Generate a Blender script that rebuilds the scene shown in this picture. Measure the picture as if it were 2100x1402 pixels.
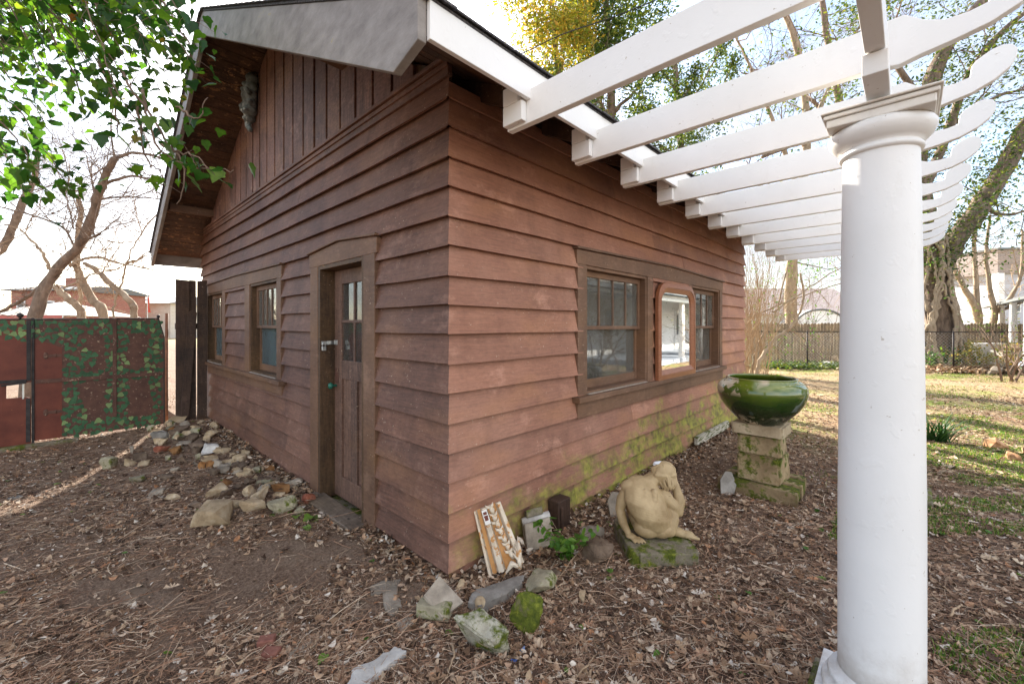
import bpy, bmesh, math, random
import numpy as np
from mathutils import Vector, Matrix, noise as mn, Euler

for o in list(bpy.data.objects): bpy.data.objects.remove(o)
S = bpy.context.scene
COL = S.collection
R_ = math.radians
# ---------------------------------------------------------------- camera
# house corner at the origin, long side wall along +X, gable wall along +Y
CAM = Vector((-1.542, -1.966, 1.5)); FPX = 860.0; HY = 668.0
D1 = (.687, .727); D2 = (-.7268, .687)      # house axes in camera (right, forward)
cd = bpy.data.cameras.new('camera'); cam = bpy.data.objects.new('camera', cd); COL.objects.link(cam)
cam.location = CAM; cam.rotation_euler = (R_(90), 0, R_(-46.6))
cd.sensor_width = 36; cd.lens = FPX / 2100 * 36; cd.shift_y = -(701 - HY) / 2100
cd.clip_start = .05; cd.clip_end = 1200
S.camera = cam
# ---------------------------------------------------------------- world, sun, exposure
SUN = Vector((.431, .903, math.tan(R_(30.5)))).normalized()
w = bpy.data.worlds.new('World'); S.world = w; w.use_nodes = True
nt = w.node_tree; nt.nodes.clear()
out = nt.nodes.new('ShaderNodeOutputWorld'); bg = nt.nodes.new('ShaderNodeBackground')
sky = nt.nodes.new('ShaderNodeTexSky'); sky.sky_type = 'NISHITA'; sky.sun_disc = False
sky.sun_elevation = R_(30.5); sky.sun_rotation = math.atan2(.431, .903)
sky.air_density = 1.0; sky.dust_density = 1.2; sky.ozone_density = 1.0
tc = nt.nodes.new('ShaderNodeTexCoord'); mp = nt.nodes.new('ShaderNodeMapping'); mp.inputs['Scale'].default_value = (1, 1, 2.6)
nz = nt.nodes.new('ShaderNodeTexNoise'); nz.inputs['Scale'].default_value = 2.2; nz.inputs['Detail'].default_value = 7; nz.inputs['Roughness'].default_value = .58
cr = nt.nodes.new('ShaderNodeValToRGB'); cr.color_ramp.elements[0].position = .40; cr.color_ramp.elements[1].position = .66
cr.color_ramp.elements[0].color = (.10, .10, .10, 1); cr.color_ramp.elements[1].color = (.82, .82, .82, 1)
mx = nt.nodes.new('ShaderNodeMix'); mx.data_type = 'RGBA'
mx.inputs[7].default_value = (3.0, 2.82, 2.62, 1)
nt.links.new(tc.outputs['Generated'], mp.inputs[0]); nt.links.new(mp.outputs[0], nz.inputs[0]); nt.links.new(nz.outputs[0], cr.inputs[0])
nt.links.new(cr.outputs[0], mx.inputs[0]); nt.links.new(sky.outputs[0], mx.inputs[6]); nt.links.new(mx.outputs[2], bg.inputs[0])
vd = nt.nodes.new('ShaderNodeVectorMath'); vd.operation = 'DOT_PRODUCT'; vd.inputs[1].default_value = Vector((-.15, -.95, .28)).normalized()
mr_ = nt.nodes.new('ShaderNodeMapRange'); mr_.inputs[1].default_value = .15; mr_.inputs[2].default_value = .9; mr_.inputs[3].default_value = 0.0; mr_.inputs[4].default_value = 1.0
fill_mix = nt.nodes.new('ShaderNodeMix'); fill_mix.data_type = 'RGBA'; fill_mix.inputs[6].default_value = (1.98, 2.06, 2.22, 1); fill_mix.inputs[7].default_value = (8.3, 7.6, 6.8, 1)  # warm fill light added in the unseen sky facing the side wall
nt.links.new(tc.outputs['Generated'], vd.inputs[0]); nt.links.new(vd.outputs['Value'], mr_.inputs[0]); nt.links.new(mr_.outputs[0], fill_mix.inputs[0]); nt.links.new(fill_mix.outputs[2], mx.inputs[7])
bg.inputs[1].default_value = .13; nt.links.new(bg.outputs[0], out.inputs[0])
sl = bpy.data.lights.new('sun', 'SUN'); sl.energy = 4.8; sl.angle = R_(.53); sl.color = (1, .93, .82)
so = bpy.data.objects.new('sun', sl); COL.objects.link(so); so.rotation_euler = (-SUN).to_track_quat('-Z', 'Y').to_euler(); so.location = (8, 20, 18)
S.view_settings.view_transform = 'Standard'; S.view_settings.look = 'None'; S.view_settings.exposure = 1.90; S.view_settings.gamma = 1
S.render.engine = 'CYCLES'
S.cycles.max_bounces = 8; S.cycles.transparent_max_bounces = 12

# ---------------------------------------------------------------- helpers
def pt(px, py, z):
    """photo pixel + depth -> world point (used to read positions off the photograph)"""
    xc = (px - 1050) / FPX * z
    return Vector((CAM.x + xc * D1[0] + z * D1[1], CAM.y + xc * D2[0] + z * D2[1], 1.5 + (HY - py) / FPX * z))
def gp(px, py, h=0.0):
    z = FPX * (1.5 - h) / (py - HY); p = pt(px, py, z); return p
class Nodes:
    def __init__(s, name):
        s.m = bpy.data.materials.new(name); s.m.use_nodes = True; s.t = s.m.node_tree; s.p = s.t.nodes['Principled BSDF']
        s.o = s.t.nodes['Material Output']
    def n(s, ty, **k):
        a = s.t.nodes.new('ShaderNode' + ty)
        for q, v in k.items(): setattr(a, q, v)
        return a
    def l(s, a, b): s.t.links.new(a, b)
    def noise(s, scale=5, detail=5, rough=.6, stretch=(1, 1, 1), dist=0):
        c = s.n('TexCoord'); m = s.n('Mapping'); m.inputs['Scale'].default_value = stretch
        t = s.n('TexNoise'); t.inputs['Scale'].default_value = scale; t.inputs['Detail'].default_value = detail
        t.inputs['Roughness'].default_value = rough; t.inputs['Distortion'].default_value = dist
        s.l(c.outputs['Object'], m.inputs[0]); s.l(m.outputs[0], t.inputs[0]); return t.outputs[0]
    def ramp(s, fac, stops, interp='LINEAR'):
        r = s.n('ValToRGB'); cr = r.color_ramp; cr.interpolation = interp
        while len(cr.elements) < len(stops): cr.elements.new(.5)
        for e, (p, c) in zip(cr.elements, stops):
            e.position = p; e.color = (*(c if isinstance(c, tuple) else (c, c, c)), 1)
        s.l(fac, r.inputs[0]); return r.outputs[0]
    def mix(s, fac, a, b, mode='MIX'):
        m = s.n('Mix', data_type='RGBA', blend_type=mode)
        for i, v in ((0, fac), (6, a), (7, b)):
            if isinstance(v, (int, float)): m.inputs[i].default_value = v if i == 0 else (v, v, v, 1)
            elif isinstance(v, tuple): m.inputs[i].default_value = (*v, 1)
            else: s.l(v, m.inputs[i])
        return m.outputs[2]
    def math(s, op, a, b=0):
        m = s.n('Math', operation=op)
        for i, v in ((0, a), (1, b)):
            if isinstance(v, (int, float)): m.inputs[i].default_value = v
            else: s.l(v, m.inputs[i])
        return m.outputs[0]
    def xyz(s):
        c = s.n('TexCoord'); x = s.n('SeparateXYZ'); s.l(c.outputs['Object'], x.inputs[0]); return x.outputs
    def island(s):
        return s.n('NewGeometry').outputs['Random Per Island']
    def objrand(s):
        return s.n('ObjectInfo').outputs['Random']
    def rng(s, v, a, b, c=0., d=1.):
        m = s.n('MapRange'); s.l(v, m.inputs[0])
        for i, q in enumerate((a, b, c, d)): m.inputs[i + 1].default_value = q
        return m.outputs[0]
    def bump(s, h, strength=.5, dist=.01):
        b = s.n('Bump'); b.inputs['Strength'].default_value = strength; b.inputs['Distance'].default_value = dist
        s.l(h, b.inputs['Height']); s.l(b.outputs[0], s.p.inputs['Normal'])
    def done(s, col=None, rough=.7, metal=0, spec=.35):
        if col is not None:
            if isinstance(col, tuple): s.p.inputs['Base Color'].default_value = (*col, 1)
            else: s.l(col, s.p.inputs['Base Color'])
        if isinstance(rough, (int, float)): s.p.inputs['Roughness'].default_value = rough
        else: s.l(rough, s.p.inputs['Roughness'])
        s.p.inputs['Metallic'].default_value = metal; s.p.inputs['Specular IOR Level'].default_value = spec
        return s.m
def simple(name, c0, c1, scale=8, rough=.75, bump=.3, bd=.004, stretch=(1, 1, 1), metal=0, spec=.35, spots=None, island=0):
    N = Nodes(name); a = N.noise(scale, 6, .62, stretch); col = N.ramp(a, [(.3, c0), (.7, c1)])
    if island: col = N.mix(1, col, N.ramp(N.island(), [(0, 1 - island), (1, 1 + island)]), 'MULTIPLY')
    if spots:
        sc, th, sp = spots; q = N.noise(sc, 4, .7, stretch); col = N.mix(N.rng(q, th, th + .04), col, sp)
    N.bump(N.noise(scale * 4, 6, .65, stretch), bump, bd)
    return N.done(col, rough, metal, spec)

def wood_siding(name, moss, stretch=(1.6, 1.6, 26), base=((.22, .097, .060), (.315, .150, .098), (.41, .218, .150)), peel=(.50, .36, .26), peel_th=.70, wear=1.0):
    N = Nodes(name)
    big = N.noise(1.3, 5, .6); g = N.noise(3.0, 8, .7, stretch)
    col = N.ramp(big, [(.28, base[0]), (.5, base[1]), (.74, base[2])])
    col = N.mix(.6 * wear, col, N.ramp(g, [(.32, tuple(c * .35 for c in base[1])), (.5, base[1]), (.68, tuple(c * 1.7 for c in base[1]))]))
    col = N.mix(1, col, N.ramp(N.island(), [(0, (.84, .84, .86)), (.5, (1, .98, .96)), (1, (1.16, 1.12, 1.08))]), 'MULTIPLY')
    # rubbed lighter patches, dark runs, ochre water stains, crackle and small flecks of lost paint
    col = N.mix(N.rng(N.noise(3.2, 6, .7, (1, 1, 1.6)), .56, .70, 0, .42), col, tuple(min(1, c * 1.55 + .02) for c in base[2]))
    col = N.mix(N.rng(N.noise(2.6, 5, .65, (1.6, 1.6, .7)), .52, .66, 0, .55 * wear), col, tuple(c * .42 for c in base[0]))
    col = N.mix(N.rng(N.noise(1.7, 3, .5, (.7, .7, 1.6)), .52, .68, 0, .42), col, (base[2][0] * 1.05, base[2][1] * .92, base[2][2] * .62))
    col = N.mix(1, col, N.ramp(N.noise(24, 6, .75, (1, 1, 2.2)), [(.33, 1 - .38 * wear), (.5, 1.0), (.66, 1 + .22 * wear)]), 'MULTIPLY')
    pe = N.math('MULTIPLY', N.rng(N.noise(9, 6, .75, (1, 1, 3.2)), peel_th, peel_th + .03), N.rng(N.noise(1.1, 2, .5), .38, .56))
    col = N.mix(pe, col, peel)
    fl = N.math('MULTIPLY', N.rng(N.noise(60, 3, .6), .68, .70), N.rng(N.noise(1.6, 4, .6), .44, .60))
    col = N.mix(fl, col, (.50, .38, .28))
    if moss:
        x, y, z = N.xyz(); x = N.math('ADD', x, 3.0)
        lim = N.math('ADD', N.rng(x, .3, 4.2, .36, .76), N.rng(N.noise(2.2, 5, .65), .3, .7, -.34, .22))
        m1 = N.rng(N.math('SUBTRACT', lim, z), -.05, .16)
        m2 = N.rng(N.noise(4, 6, .7, (.5, 1, 1)), .42, .56)
        mk = N.math('MULTIPLY', N.math('MULTIPLY', m1, m2), N.rng(x, .0, .7, .55, 1))
        col = N.mix(N.math('MULTIPLY', mk, .8), col, N.ramp(N.noise(14, 4, .6), [(.35, (.08, .095, .014)), (.65, (.37, .39, .045))]))
    N.bump(N.math('ADD', N.math('MULTIPLY', g, .6), N.math('ADD', N.math('MULTIPLY', pe, -.6), N.math('MULTIPLY', N.noise(40, 6, .7, (1, 1, 3)), .5))), .55, .005)
    return N.done(col, .62, 0, .4)

M = {}
M['siding_side_lit'] = wood_siding('siding_side_lit', True, peel_th=.66, wear=.42)  # same paint as the front; this wall's stronger light is in the base colour
M['siding_front_shaded'] = wood_siding('siding_front_shaded', False, wear=.62, base=((.080, .036, .024), (.155, .074, .048), (.235, .128, .090)), peel_th=.67)  # same paint as the side, base darkened to carry this wall's shade
M['batten'] = wood_siding('batten_boards', False, (26, 26, 1.6), base=((.10, .047, .033), (.19, .096, .070), (.30, .175, .13)), peel_th=.68)
M['trim'] = wood_siding('brown_trim', False, (3, 3, 20), wear=.45, base=((.10, .052, .030), (.155, .084, .050), (.21, .122, .078)), peel=(.42, .27, .12), peel_th=.77)
M['jamb'] = wood_siding('jamb_brown', False, (20, 20, 2), base=((.055, .029, .013), (.085, .046, .022), (.12, .07, .034)), peel=(.55, .33, .10), peel_th=.66)
M['door'] = wood_siding('door_brown', False, (20, 20, 2.5), base=((.090, .049, .034), (.130, .074, .053), (.17, .102, .074)), peel_th=.76)
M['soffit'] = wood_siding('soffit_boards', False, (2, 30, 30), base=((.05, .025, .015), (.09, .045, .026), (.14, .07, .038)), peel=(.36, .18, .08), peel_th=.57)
M['grey_board'] = simple('grey_rake_board', (.16, .136, .118), (.31, .278, .25), 5, .6, .5, .004, (1, 1, 2), spots=(5, .66, (.32, .26, .13)))
M['sill_dust'] = simple('sill_dust', (.24, .19, .15), (.42, .36, .31), 30, .9, .6, .004)
def white_paint(name):
    N = Nodes(name); col = N.ramp(N.noise(1.2, 5, .6), [(.3, (.72, .70, .67)), (.7, (.82, .80, .775))])
    col = N.mix(N.rng(N.noise(30, 5, .7, (1, 1, 1)), .70, .76, 0, .5), col, (.42, .36, .28))
    col = N.mix(N.rng(N.noise(4, 6, .7, (2, 2, 1)), .60, .8, 0, .30), col, (.55, .50, .43))
    x, y, z = N.xyz(); col = N.mix(N.math('MULTIPLY', N.rng(z, .45, .12, 0, .5), N.rng(N.noise(9, 6, .7), .42, .62)), col, (.36, .28, .20)); col = N.mix(N.rng(N.noise(38, 3, .6), .715, .725, 0, .6), col, (.33, .25, .17)); N.bump(N.math('ADD', N.noise(45, 5, .6), N.rng(N.noise(18, 3, .5), .60, .68)), .20, .003)
    return N.done(col, .42, 0, .4)
M['white'] = white_paint('white_paint')
M['white_old'] = simple('worn_white_paint', (.58, .53, .46), (.80, .77, .72), 7, .55, .4, .003, spots=(16, .68, (.34, .26, .18)))
M['white_dirty'] = simple('dirty_white_paint', (.42, .35, .27), (.78, .74, .68), 9, .6, .4, .003, spots=(14, .64, (.25, .17, .10)))
def shingles():
    N = Nodes('shingles'); col = N.ramp(N.noise(90, 2, .5), [(.35, (.03, .03, .032)), (.65, (.11, .10, .10))])
    N.bump(N.noise(120, 2, .5), .8, .004); return N.done(col, .9)
M['shingle'] = shingles()
def ground_mat():
    N = Nodes('soil'); a = N.noise(3.5, 8, .7); b = N.noise(60, 6, .75)
    soil = N.ramp(b, [(.28, (.045, .026, .017)), (.5, (.17, .11, .075)), (.66, (.32, .22, .155)), (.8, (.50, .38, .27))])
    soil = N.mix(N.rng(a, .45, .65, 0, .4), soil, (.29, .215, .155))
    x, y, z = N.xyz()
    d = N.rng(x, 3.6, 6.5)                      # towards the open lawn the soil turns to thin grass and straw
    d2 = N.math('MULTIPLY', d, N.rng(N.noise(.55, 6, .65), .50, .62))
    lawn = N.ramp(N.noise(9, 8, .75), [(.3, (.07, .11, .02)), (.5, (.19, .24, .045)), (.7, (.38, .34, .14))])
    straw = N.ramp(N.noise(14, 8, .8), [(.3, (.14, .09, .05)), (.55, (.40, .29, .17)), (.75, (.60, .48, .32))])
    col = N.mix(d, soil, straw); col = N.mix(d2, col, lawn)
    N.bump(N.math('ADD', b, N.math('MULTIPLY', a, 2)), .9, .012)
    return N.done(col, .95, 0, .15)
M['soil'] = ground_mat()
def litter(name, stops, island=True, rough=.8, trans=0):
    N = Nodes(name); col = N.ramp(N.island() if island else N.objrand(), stops)
    col = N.mix(N.rng(N.noise(40, 4, .6), .3, .7, 0, .45), col, tuple(.5 * c for c in stops[1][1]))
    N.done(col, rough, 0, .3)
    if trans:
        t = N.n('BsdfTranslucent'); g = N.n('MixShader'); g.inputs[0].default_value = trans
        c2 = N.mix(1, col, (2.5, 2.4, .9), 'MULTIPLY')
        N.l(c2, t.inputs[0]); N.l(N.p.outputs[0], g.inputs[1]); N.l(t.outputs[0], g.inputs[2]); N.l(g.outputs[0], N.o.inputs[0])
    return N.m
M['litter'] = litter('dead_leaves', [(0, (.035, .018, .010)), (.22, (.11, .060, .036)), (.42, (.29, .175, .10)), (.60, (.48, .315, .195)), (.76, (.64, .48, .33)), (.83, (.46, .20, .085)), (.91, (.70, .57, .43)), (.98, (.80, .71, .60)), (1, (.44, .36, .29))])
M['litter_dry'] = litter('dry_pale_leaves', [(0, (.20, .10, .05)), (.3, (.34, .20, .11)), (.6, (.50, .36, .22)), (1, (.62, .50, .36))])
M['needles'] = litter('needles', [(0, (.14, .065, .036)), (.5, (.34, .19, .115)), (.8, (.52, .36, .24)), (1, (.70, .57, .42))])
M['ivy'] = litter('ivy_leaf', [(0, (.015, .05, .018)), (.4, (.03, .09, .02)), (.75, (.07, .15, .02)), (.985, (.13, .22, .03)), (1, (.3, .12, .04))], rough=.3, trans=.5)
M['green_leaf'] = litter('green_leaf', [(0, (.05, .13, .02)), (.5, (.09, .2, .03)), (1, (.2, .32, .06))], rough=.4, trans=.35)
M['yellow_leaf'] = litter('yellow_leaf', [(0, (.10, .15, .03)), (.4, (.22, .22, .04)), (.8, (.36, .26, .05)), (1, (.38, .20, .05))], rough=.6, trans=.35)
M['conifer'] = litter('conifer_leaf', [(0, (.025, .06, .022)), (.5, (.07, .12, .03)), (.85, (.17, .21, .045)), (1, (.34, .33, .07))], rough=.6, trans=.2)
M['grass'] = litter('grass_blade', [(0, (.04, .11, .015)), (.5, (.10, .20, .03)), (.85, (.22, .28, .06)), (1, (.42, .36, .16))], rough=.6, trans=.3)
M['bark'] = simple('bark', (.09, .065, .048), (.30, .22, .16), 9, .9, 1.0, .03, (1, 1, .35))
M['bark_light'] = simple('light_bark', (.22, .16, .105), (.44, .35, .25), 6, .9, .8, .012, (1, 1, .4))
M['twig'] = simple('twig', (.10, .065, .045), (.25, .17, .12), 9, .9, .2, .003)
M['twig_tan'] = simple('twig_tan', (.26, .17, .10), (.46, .33, .21), 9, .9, .2, .003)
def stone_mat(name, c0, c1, c2, moss=0, scale=7):
    N = Nodes(name); a = N.noise(scale, 7, .68); col = N.ramp(a, [(.3, c0), (.52, c1), (.72, c2)])
    col = N.mix(1, col, N.ramp(N.objrand(), [(0, .72), (1, 1.22)]), 'MULTIPLY')
    if moss:
        g = N.n('NewGeometry'); m = N.rng(N.noise(9, 6, .7), .60 - moss * .25, .70 - moss * .25)
        col = N.mix(m, col, N.ramp(N.noise(30, 5, .7), [(.3, (.03, .045, .006)), (.55, (.10, .115, .012)), (.75, (.26, .27, .035))]))
    N.bump(N.math('ADD', a, N.math('MULTIPLY', N.noise(70, 5, .7), .4)), .8, .012)
    return N.done(col, .88, 0, .25)
M['st_tan'] = stone_mat('tan_stone', (.25, .17, .095), (.46, .34, .21), (.62, .51, .37))
M['st_brown'] = stone_mat('brown_stone', (.07, .045, .03), (.16, .11, .075), (.25, .18, .13))
M['st_orange'] = stone_mat('orange_stone', (.15, .06, .02), (.30, .14, .05), (.42, .24, .11))
M['st_grey'] = stone_mat('grey_stone', (.17, .14, .108), (.32, .265, .205), (.48, .41, .325))
M['st_white'] = stone_mat('white_stone', (.40, .36, .32), (.62, .58, .53), (.75, .71, .66))
M['st_red'] = stone_mat('red_stone', (.15, .04, .025), (.28, .09, .05), (.38, .17, .11))
M['st_slate'] = stone_mat('slate', (.12, .106, .09), (.21, .188, .162), (.33, .305, .27))
M['st_moss'] = stone_mat('mossy_pale_stone', (.22, .19, .13), (.44, .40, .31), (.62, .58, .48), .55)
M['st_green'] = stone_mat('green_mossy_stone', (.08, .07, .04), (.15, .12, .06), (.24, .2, .12), .95)
M['st_lich'] = stone_mat('lichen_stone', (.18, .15, .10), (.32, .28, .19), (.48, .42, .30), .28)
M['sand_moss'] = stone_mat('mossy_sandstone', (.15, .10, .05), (.32, .23, .13), (.48, .38, .24), .55, 4)
M['sand'] = stone_mat('sandstone', (.22, .16, .09), (.40, .31, .2), (.55, .46, .32), .2, 4)
M['conc'] = stone_mat('mossy_concrete', (.09, .075, .05), (.18, .15, .105), (.29, .245, .18), .5, 10)
M['statue'] = simple('cast_stone', (.25, .165, .075), (.52, .385, .215), 5, .62, .5, .005, spots=(15, .66, (.24, .16, .07)))
M['chip'] = simple('chipped_plaster', (.68, .70, .72), (.85, .86, .87), 20, .8, .6, .003)
M['rust'] = simple('rust_metal', (.065, .028, .02), (.135, .06, .04), 9, .6, .4, .002, spots=(26, .61, (.32, .22, .15)))
M['redpaint'] = simple('dull_red_paint', (.10, .021, .012), (.18, .044, .024), 5, .5, .25, .002, spots=(30, .70, (.36, .13, .05)))
M['rust_pipe'] = simple('rusty_pipe', (.14, .05, .025), (.30, .13, .07), 14, .65, .4, .002)
M['iron'] = simple('dark_iron', (.02, .018, .018), (.06, .05, .048), 14, .6, .4, .002, metal=.3)
M['steel'] = simple('galvanised_steel', (.42, .43, .42), (.66, .66, .64), 14, .35, .1, .001, metal=.8)
M['darkwood'] = wood_siding('dark_fence_wood', False, (22, 22, 1.5), base=((.032, .018, .012), (.06, .033, .022), (.10, .057, .038)), peel=(.2, .12, .07), peel_th=.72)
M['oldwood'] = wood_siding('old_grey_wood', False, (26, 3, 26), base=((.09, .07, .05), (.19, .15, .115), (.30, .25, .2)), peel=(.05, .035, .025), peel_th=.64)
M['fencewood'] = wood_siding('picket_wood', False, (16, 16, 1.2), base=((.12, .09, .055), (.27, .21, .135), (.44, .36, .25)), peel=(.1, .12, .04), peel_th=.66)
M['brick'] = simple('old_brick', (.14, .05, .035), (.28, .12, .085), 20, .9, .7, .004)
def brickwall(name, c, mort, sc=4):
    N = Nodes(name); t = N.n('TexBrick'); cc = N.n('TexCoord'); m = N.n('Mapping'); m.inputs['Rotation'].default_value = (R_(90), 0, 0)
    N.l(cc.outputs['Object'], m.inputs[0]); N.l(m.outputs[0], t.inputs[0]); t.inputs['Scale'].default_value = sc
    t.inputs['Color1'].default_value = (*c, 1); t.inputs['Color2'].default_value = (*[q * .75 for q in c], 1); t.inputs['Mortar'].default_value = (*mort, 1)
    return N.done(t.outputs[0], .9)
M['brickwall'] = brickwall('red_brick_wall', (.36, .12, .08), (.4, .3, .25))
M['greybrick'] = brickwall('grey_brick_wall', (.30, .24, .22), (.42, .38, .34), 2)
def plain(n, c, r=.7, **k): N = Nodes(n); return N.done(c, r, **k)
M['slateroof'] = plain('slate_roof', (.14, .15, .15)); M['palewall'] = simple('pale_wall', (.52, .46, .38), (.60, .55, .47), 3)
M['greywall'] = simple('blue_grey_wall', (.25, .28, .33), (.33, .36, .41), 3); M['cleanwhite'] = plain('white_trim', (.78, .77, .75), .5)
M['tent'] = plain('pale_awning', (.62, .57, .50), .8); M['tentred'] = plain('red_valance', (.45, .12, .10), .8)
M['flag'] = plain('red_flag', (.55, .07, .04), .8); M['bluewall'] = plain('pale_blue_wall', (.50, .58, .66), .6)
def cable(): N = Nodes('cable'); return N.done((.02, .02, .022), .5)
M['cable'] = cable()
M['st_log'] = stone_mat('rough_log_wood', (.16, .07, .025), (.36, .20, .10), (.56, .40, .25), 0, 12)
def urn_mat():
    N = Nodes('green_glaze'); a = N.noise(2.5, 5, .6, (1, 1, 2))
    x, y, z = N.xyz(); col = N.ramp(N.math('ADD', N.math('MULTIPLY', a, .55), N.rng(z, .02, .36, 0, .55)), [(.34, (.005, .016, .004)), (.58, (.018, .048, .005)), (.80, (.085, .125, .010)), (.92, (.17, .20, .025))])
    ch = N.rng(N.noise(7, 6, .65), .50, .515)
    lo = N.math('MAXIMUM', N.rng(z, .10, .02), N.math('MULTIPLY', N.rng(z, .26, .30), N.rng(N.math('SUBTRACT', N.math('MULTIPLY', y, .8), N.math('MULTIPLY', x, .55)), .20, .26)))
    ch = N.math('MULTIPLY', ch, N.math('MINIMUM', N.math('ADD', lo, N.rng(N.noise(3, 2, .5), .60, .66, 0, .9)), 1))
    col = N.mix(ch, col, (.52, .42, .28)); N.p.inputs['Coat Weight'].default_value = .6; N.p.inputs['Coat Roughness'].default_value = .04
    N.bump(N.math('ADD', N.noise(9, 4, .5), N.math('MULTIPLY', ch, -1.5)), .12, .01)
    return N.done(col, N.mix(ch, .10, .8), 0, .6)
M['urn'] = urn_mat()
M['terra'] = simple('cream_over_terracotta', (.52, .42, .30), (.72, .62, .49), 14, .7, .7, .003, spots=(20, .55, (.50, .24, .08)))
M['terra2'] = simple('orange_terracotta', (.42, .19, .055), (.62, .33, .13), 12, .75, .7, .003)
M['mirrorwood'] = simple('red_brown_varnish', (.20, .07, .03), (.33, .13, .065), 10, .35, .15, .001, (2, 2, 12))
N = Nodes('mirror_glass'); M['mirror'] = N.done((.88, .89, .87), N.rng(N.noise(12, 4, .6), .5, .8, .015, .12), 1.0)
def glass(name, dust, dc, rough=.02):
    N = Nodes(name); N.p.inputs['Transmission Weight'].default_value = 1; N.done((.92, .95, .95), rough, 0, .6)
    d = N.n('BsdfDiffuse'); d.inputs[0].default_value = (*dc, 1); m = N.n('MixShader')
    f = N.rng(N.noise(5, 6, .7, (1, 1, .4)), .3, .75, dust * .45, min(1, dust * 1.5)); N.l(f, m.inputs[0])
    N.l(N.p.outputs[0], m.inputs[1]); N.l(d.outputs[0], m.inputs[2]); N.l(m.outputs[0], N.o.inputs[0])
    return N.m
M['glass'] = glass('dusty_glass', .10, (.30, .31, .29)); M['glass_clear'] = glass('old_glass', .18, (.36, .35, .31)); M['glass_blue'] = glass('filmy_glass', .42, (.14, .19, .20), .1)

# ---------------------------------------------------------------- mesh builder
ORG = {}
class MB:
    def __init__(s): s.v = []; s.f = []; s.m = []; s.mi = 0
    def add(s, vs, fs):
        b = len(s.v); s.v += [tuple(v) for v in vs]; s.f += [tuple(b + i for i in f) for f in fs]; s.m += [s.mi] * len(fs); return s
    def box(s, x0, x1, y0, y1, z0, z1):
        return s.add([(x0, y0, z0), (x1, y0, z0), (x1, y1, z0), (x0, y1, z0), (x0, y0, z1), (x1, y0, z1), (x1, y1, z1), (x0, y1, z1)],
                     [(0, 3, 2, 1), (4, 5, 6, 7), (0, 1, 5, 4), (1, 2, 6, 5), (2, 3, 7, 6), (3, 0, 4, 7)])
    def obox(s, c, ax, ay, az):
        c, ax, ay, az = map(Vector, (c, ax, ay, az))
        P = [c + sx * ax + sy * ay + sz * az for sz in (-1, 1) for sx, sy in ((-1, -1), (1, -1), (1, 1), (-1, 1))]
        return s.add(P, [(0, 3, 2, 1), (4, 5, 6, 7), (0, 1, 5, 4), (1, 2, 6, 5), (2, 3, 7, 6), (3, 0, 4, 7)])
    def prism(s, poly, fn, a, b):
        """poly: 2-D outline; fn(u,v,t)->3-D; extruded from t=a to t=b"""
        n = len(poly)
        return s.add([fn(u, v, a) for u, v in poly] + [fn(u, v, b) for u, v in poly],
                     [tuple(range(n - 1, -1, -1)), tuple(range(n, 2 * n))] + [(i, (i + 1) % n, n + (i + 1) % n, n + i) for i in range(n)])
    def tube(s, pts, rad, n=6, cap=True):
        pts = [Vector(p) for p in pts]; b = len(s.v); k = len(pts)
        if isinstance(rad, (int, float)): rad = [rad] * k
        t = (pts[1] - pts[0]).normalized(); u = t.orthogonal().normalized()
        for i, p in enumerate(pts):
            if i: 
                q = (pts[min(i + 1, k - 1)] - pts[i - 1]); 
                if q.length > 1e-9: t = q.normalized()
                u = (u - t * u.dot(t)); u = u.normalized() if u.length > 1e-6 else t.orthogonal().normalized()
            v = t.cross(u)
            for j in range(n):
                a = 2 * math.pi * j / n; s.v.append(tuple(p + (u * math.cos(a) + v * math.sin(a)) * rad[i]))
        for i in range(k - 1):
            for j in range(n):
                s.f.append((b + i * n + j, b + i * n + (j + 1) % n, b + (i + 1) * n + (j + 1) % n, b + (i + 1) * n + j)); s.m.append(s.mi)
        if cap and n > 2:
            s.f.append(tuple(b + j for j in range(n - 1, -1, -1))); s.m.append(s.mi)
            s.f.append(tuple(b + (k - 1) * n + j for j in range(n))); s.m.append(s.mi)
        return s
    def lathe(s, prof, c=(0, 0, 0), n=48, wob=None):
        b = len(s.v); k = len(prof)
        for r, z in prof:
            for j in range(n):
                a = 2 * math.pi * j / n; s.v.append((c[0] + r * math.cos(a), c[1] + r * math.sin(a), c[2] + z))
        for i in range(k - 1):
            for j in range(n):
                s.f.append((b + i * n + j, b + i * n + (j + 1) % n, b + (i + 1) * n + (j + 1) % n, b + (i + 1) * n + j)); s.m.append(s.mi)
        return s
    def build(s, name, mats, parent=None, smooth=False, bevel=0, origin=None):
        me = bpy.data.meshes.new(name)
        o = bpy.data.objects.new(name, me); COL.objects.link(o)
        org = Vector((0, 0, 0))
        if parent is not None: org = ORG[parent.name]
        elif origin is not None: org = Vector(origin)
        ORG[o.name] = org.copy()
        a = np.array(s.v, dtype=np.float64) - np.array(org)
        me.from_pydata(a.tolist(), [], s.f)
        mats = mats if isinstance(mats, (list, tuple)) else [mats]
        for m in mats: me.materials.append(M[m] if isinstance(m, str) else m)
        if len(mats) > 1: me.polygons.foreach_set('material_index', s.m)
        if smooth: me.polygons.foreach_set('use_smooth', [True] * len(me.polygons))
        me.update()
        if parent is not None: o.parent = parent
        else: o.location = org
        if bevel:
            bm = o.modifiers.new('bevel', 'BEVEL'); bm.width = bevel; bm.segments = 2; bm.limit_method = 'ANGLE'; bm.angle_limit = R_(35)
        return o
def tag(o, label=None, cat=None, group=None, kind=None):
    if label: o['label'] = label
    if cat: o['category'] = cat
    if group: o['group'] = group
    if kind: o['kind'] = kind
    return o
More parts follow.
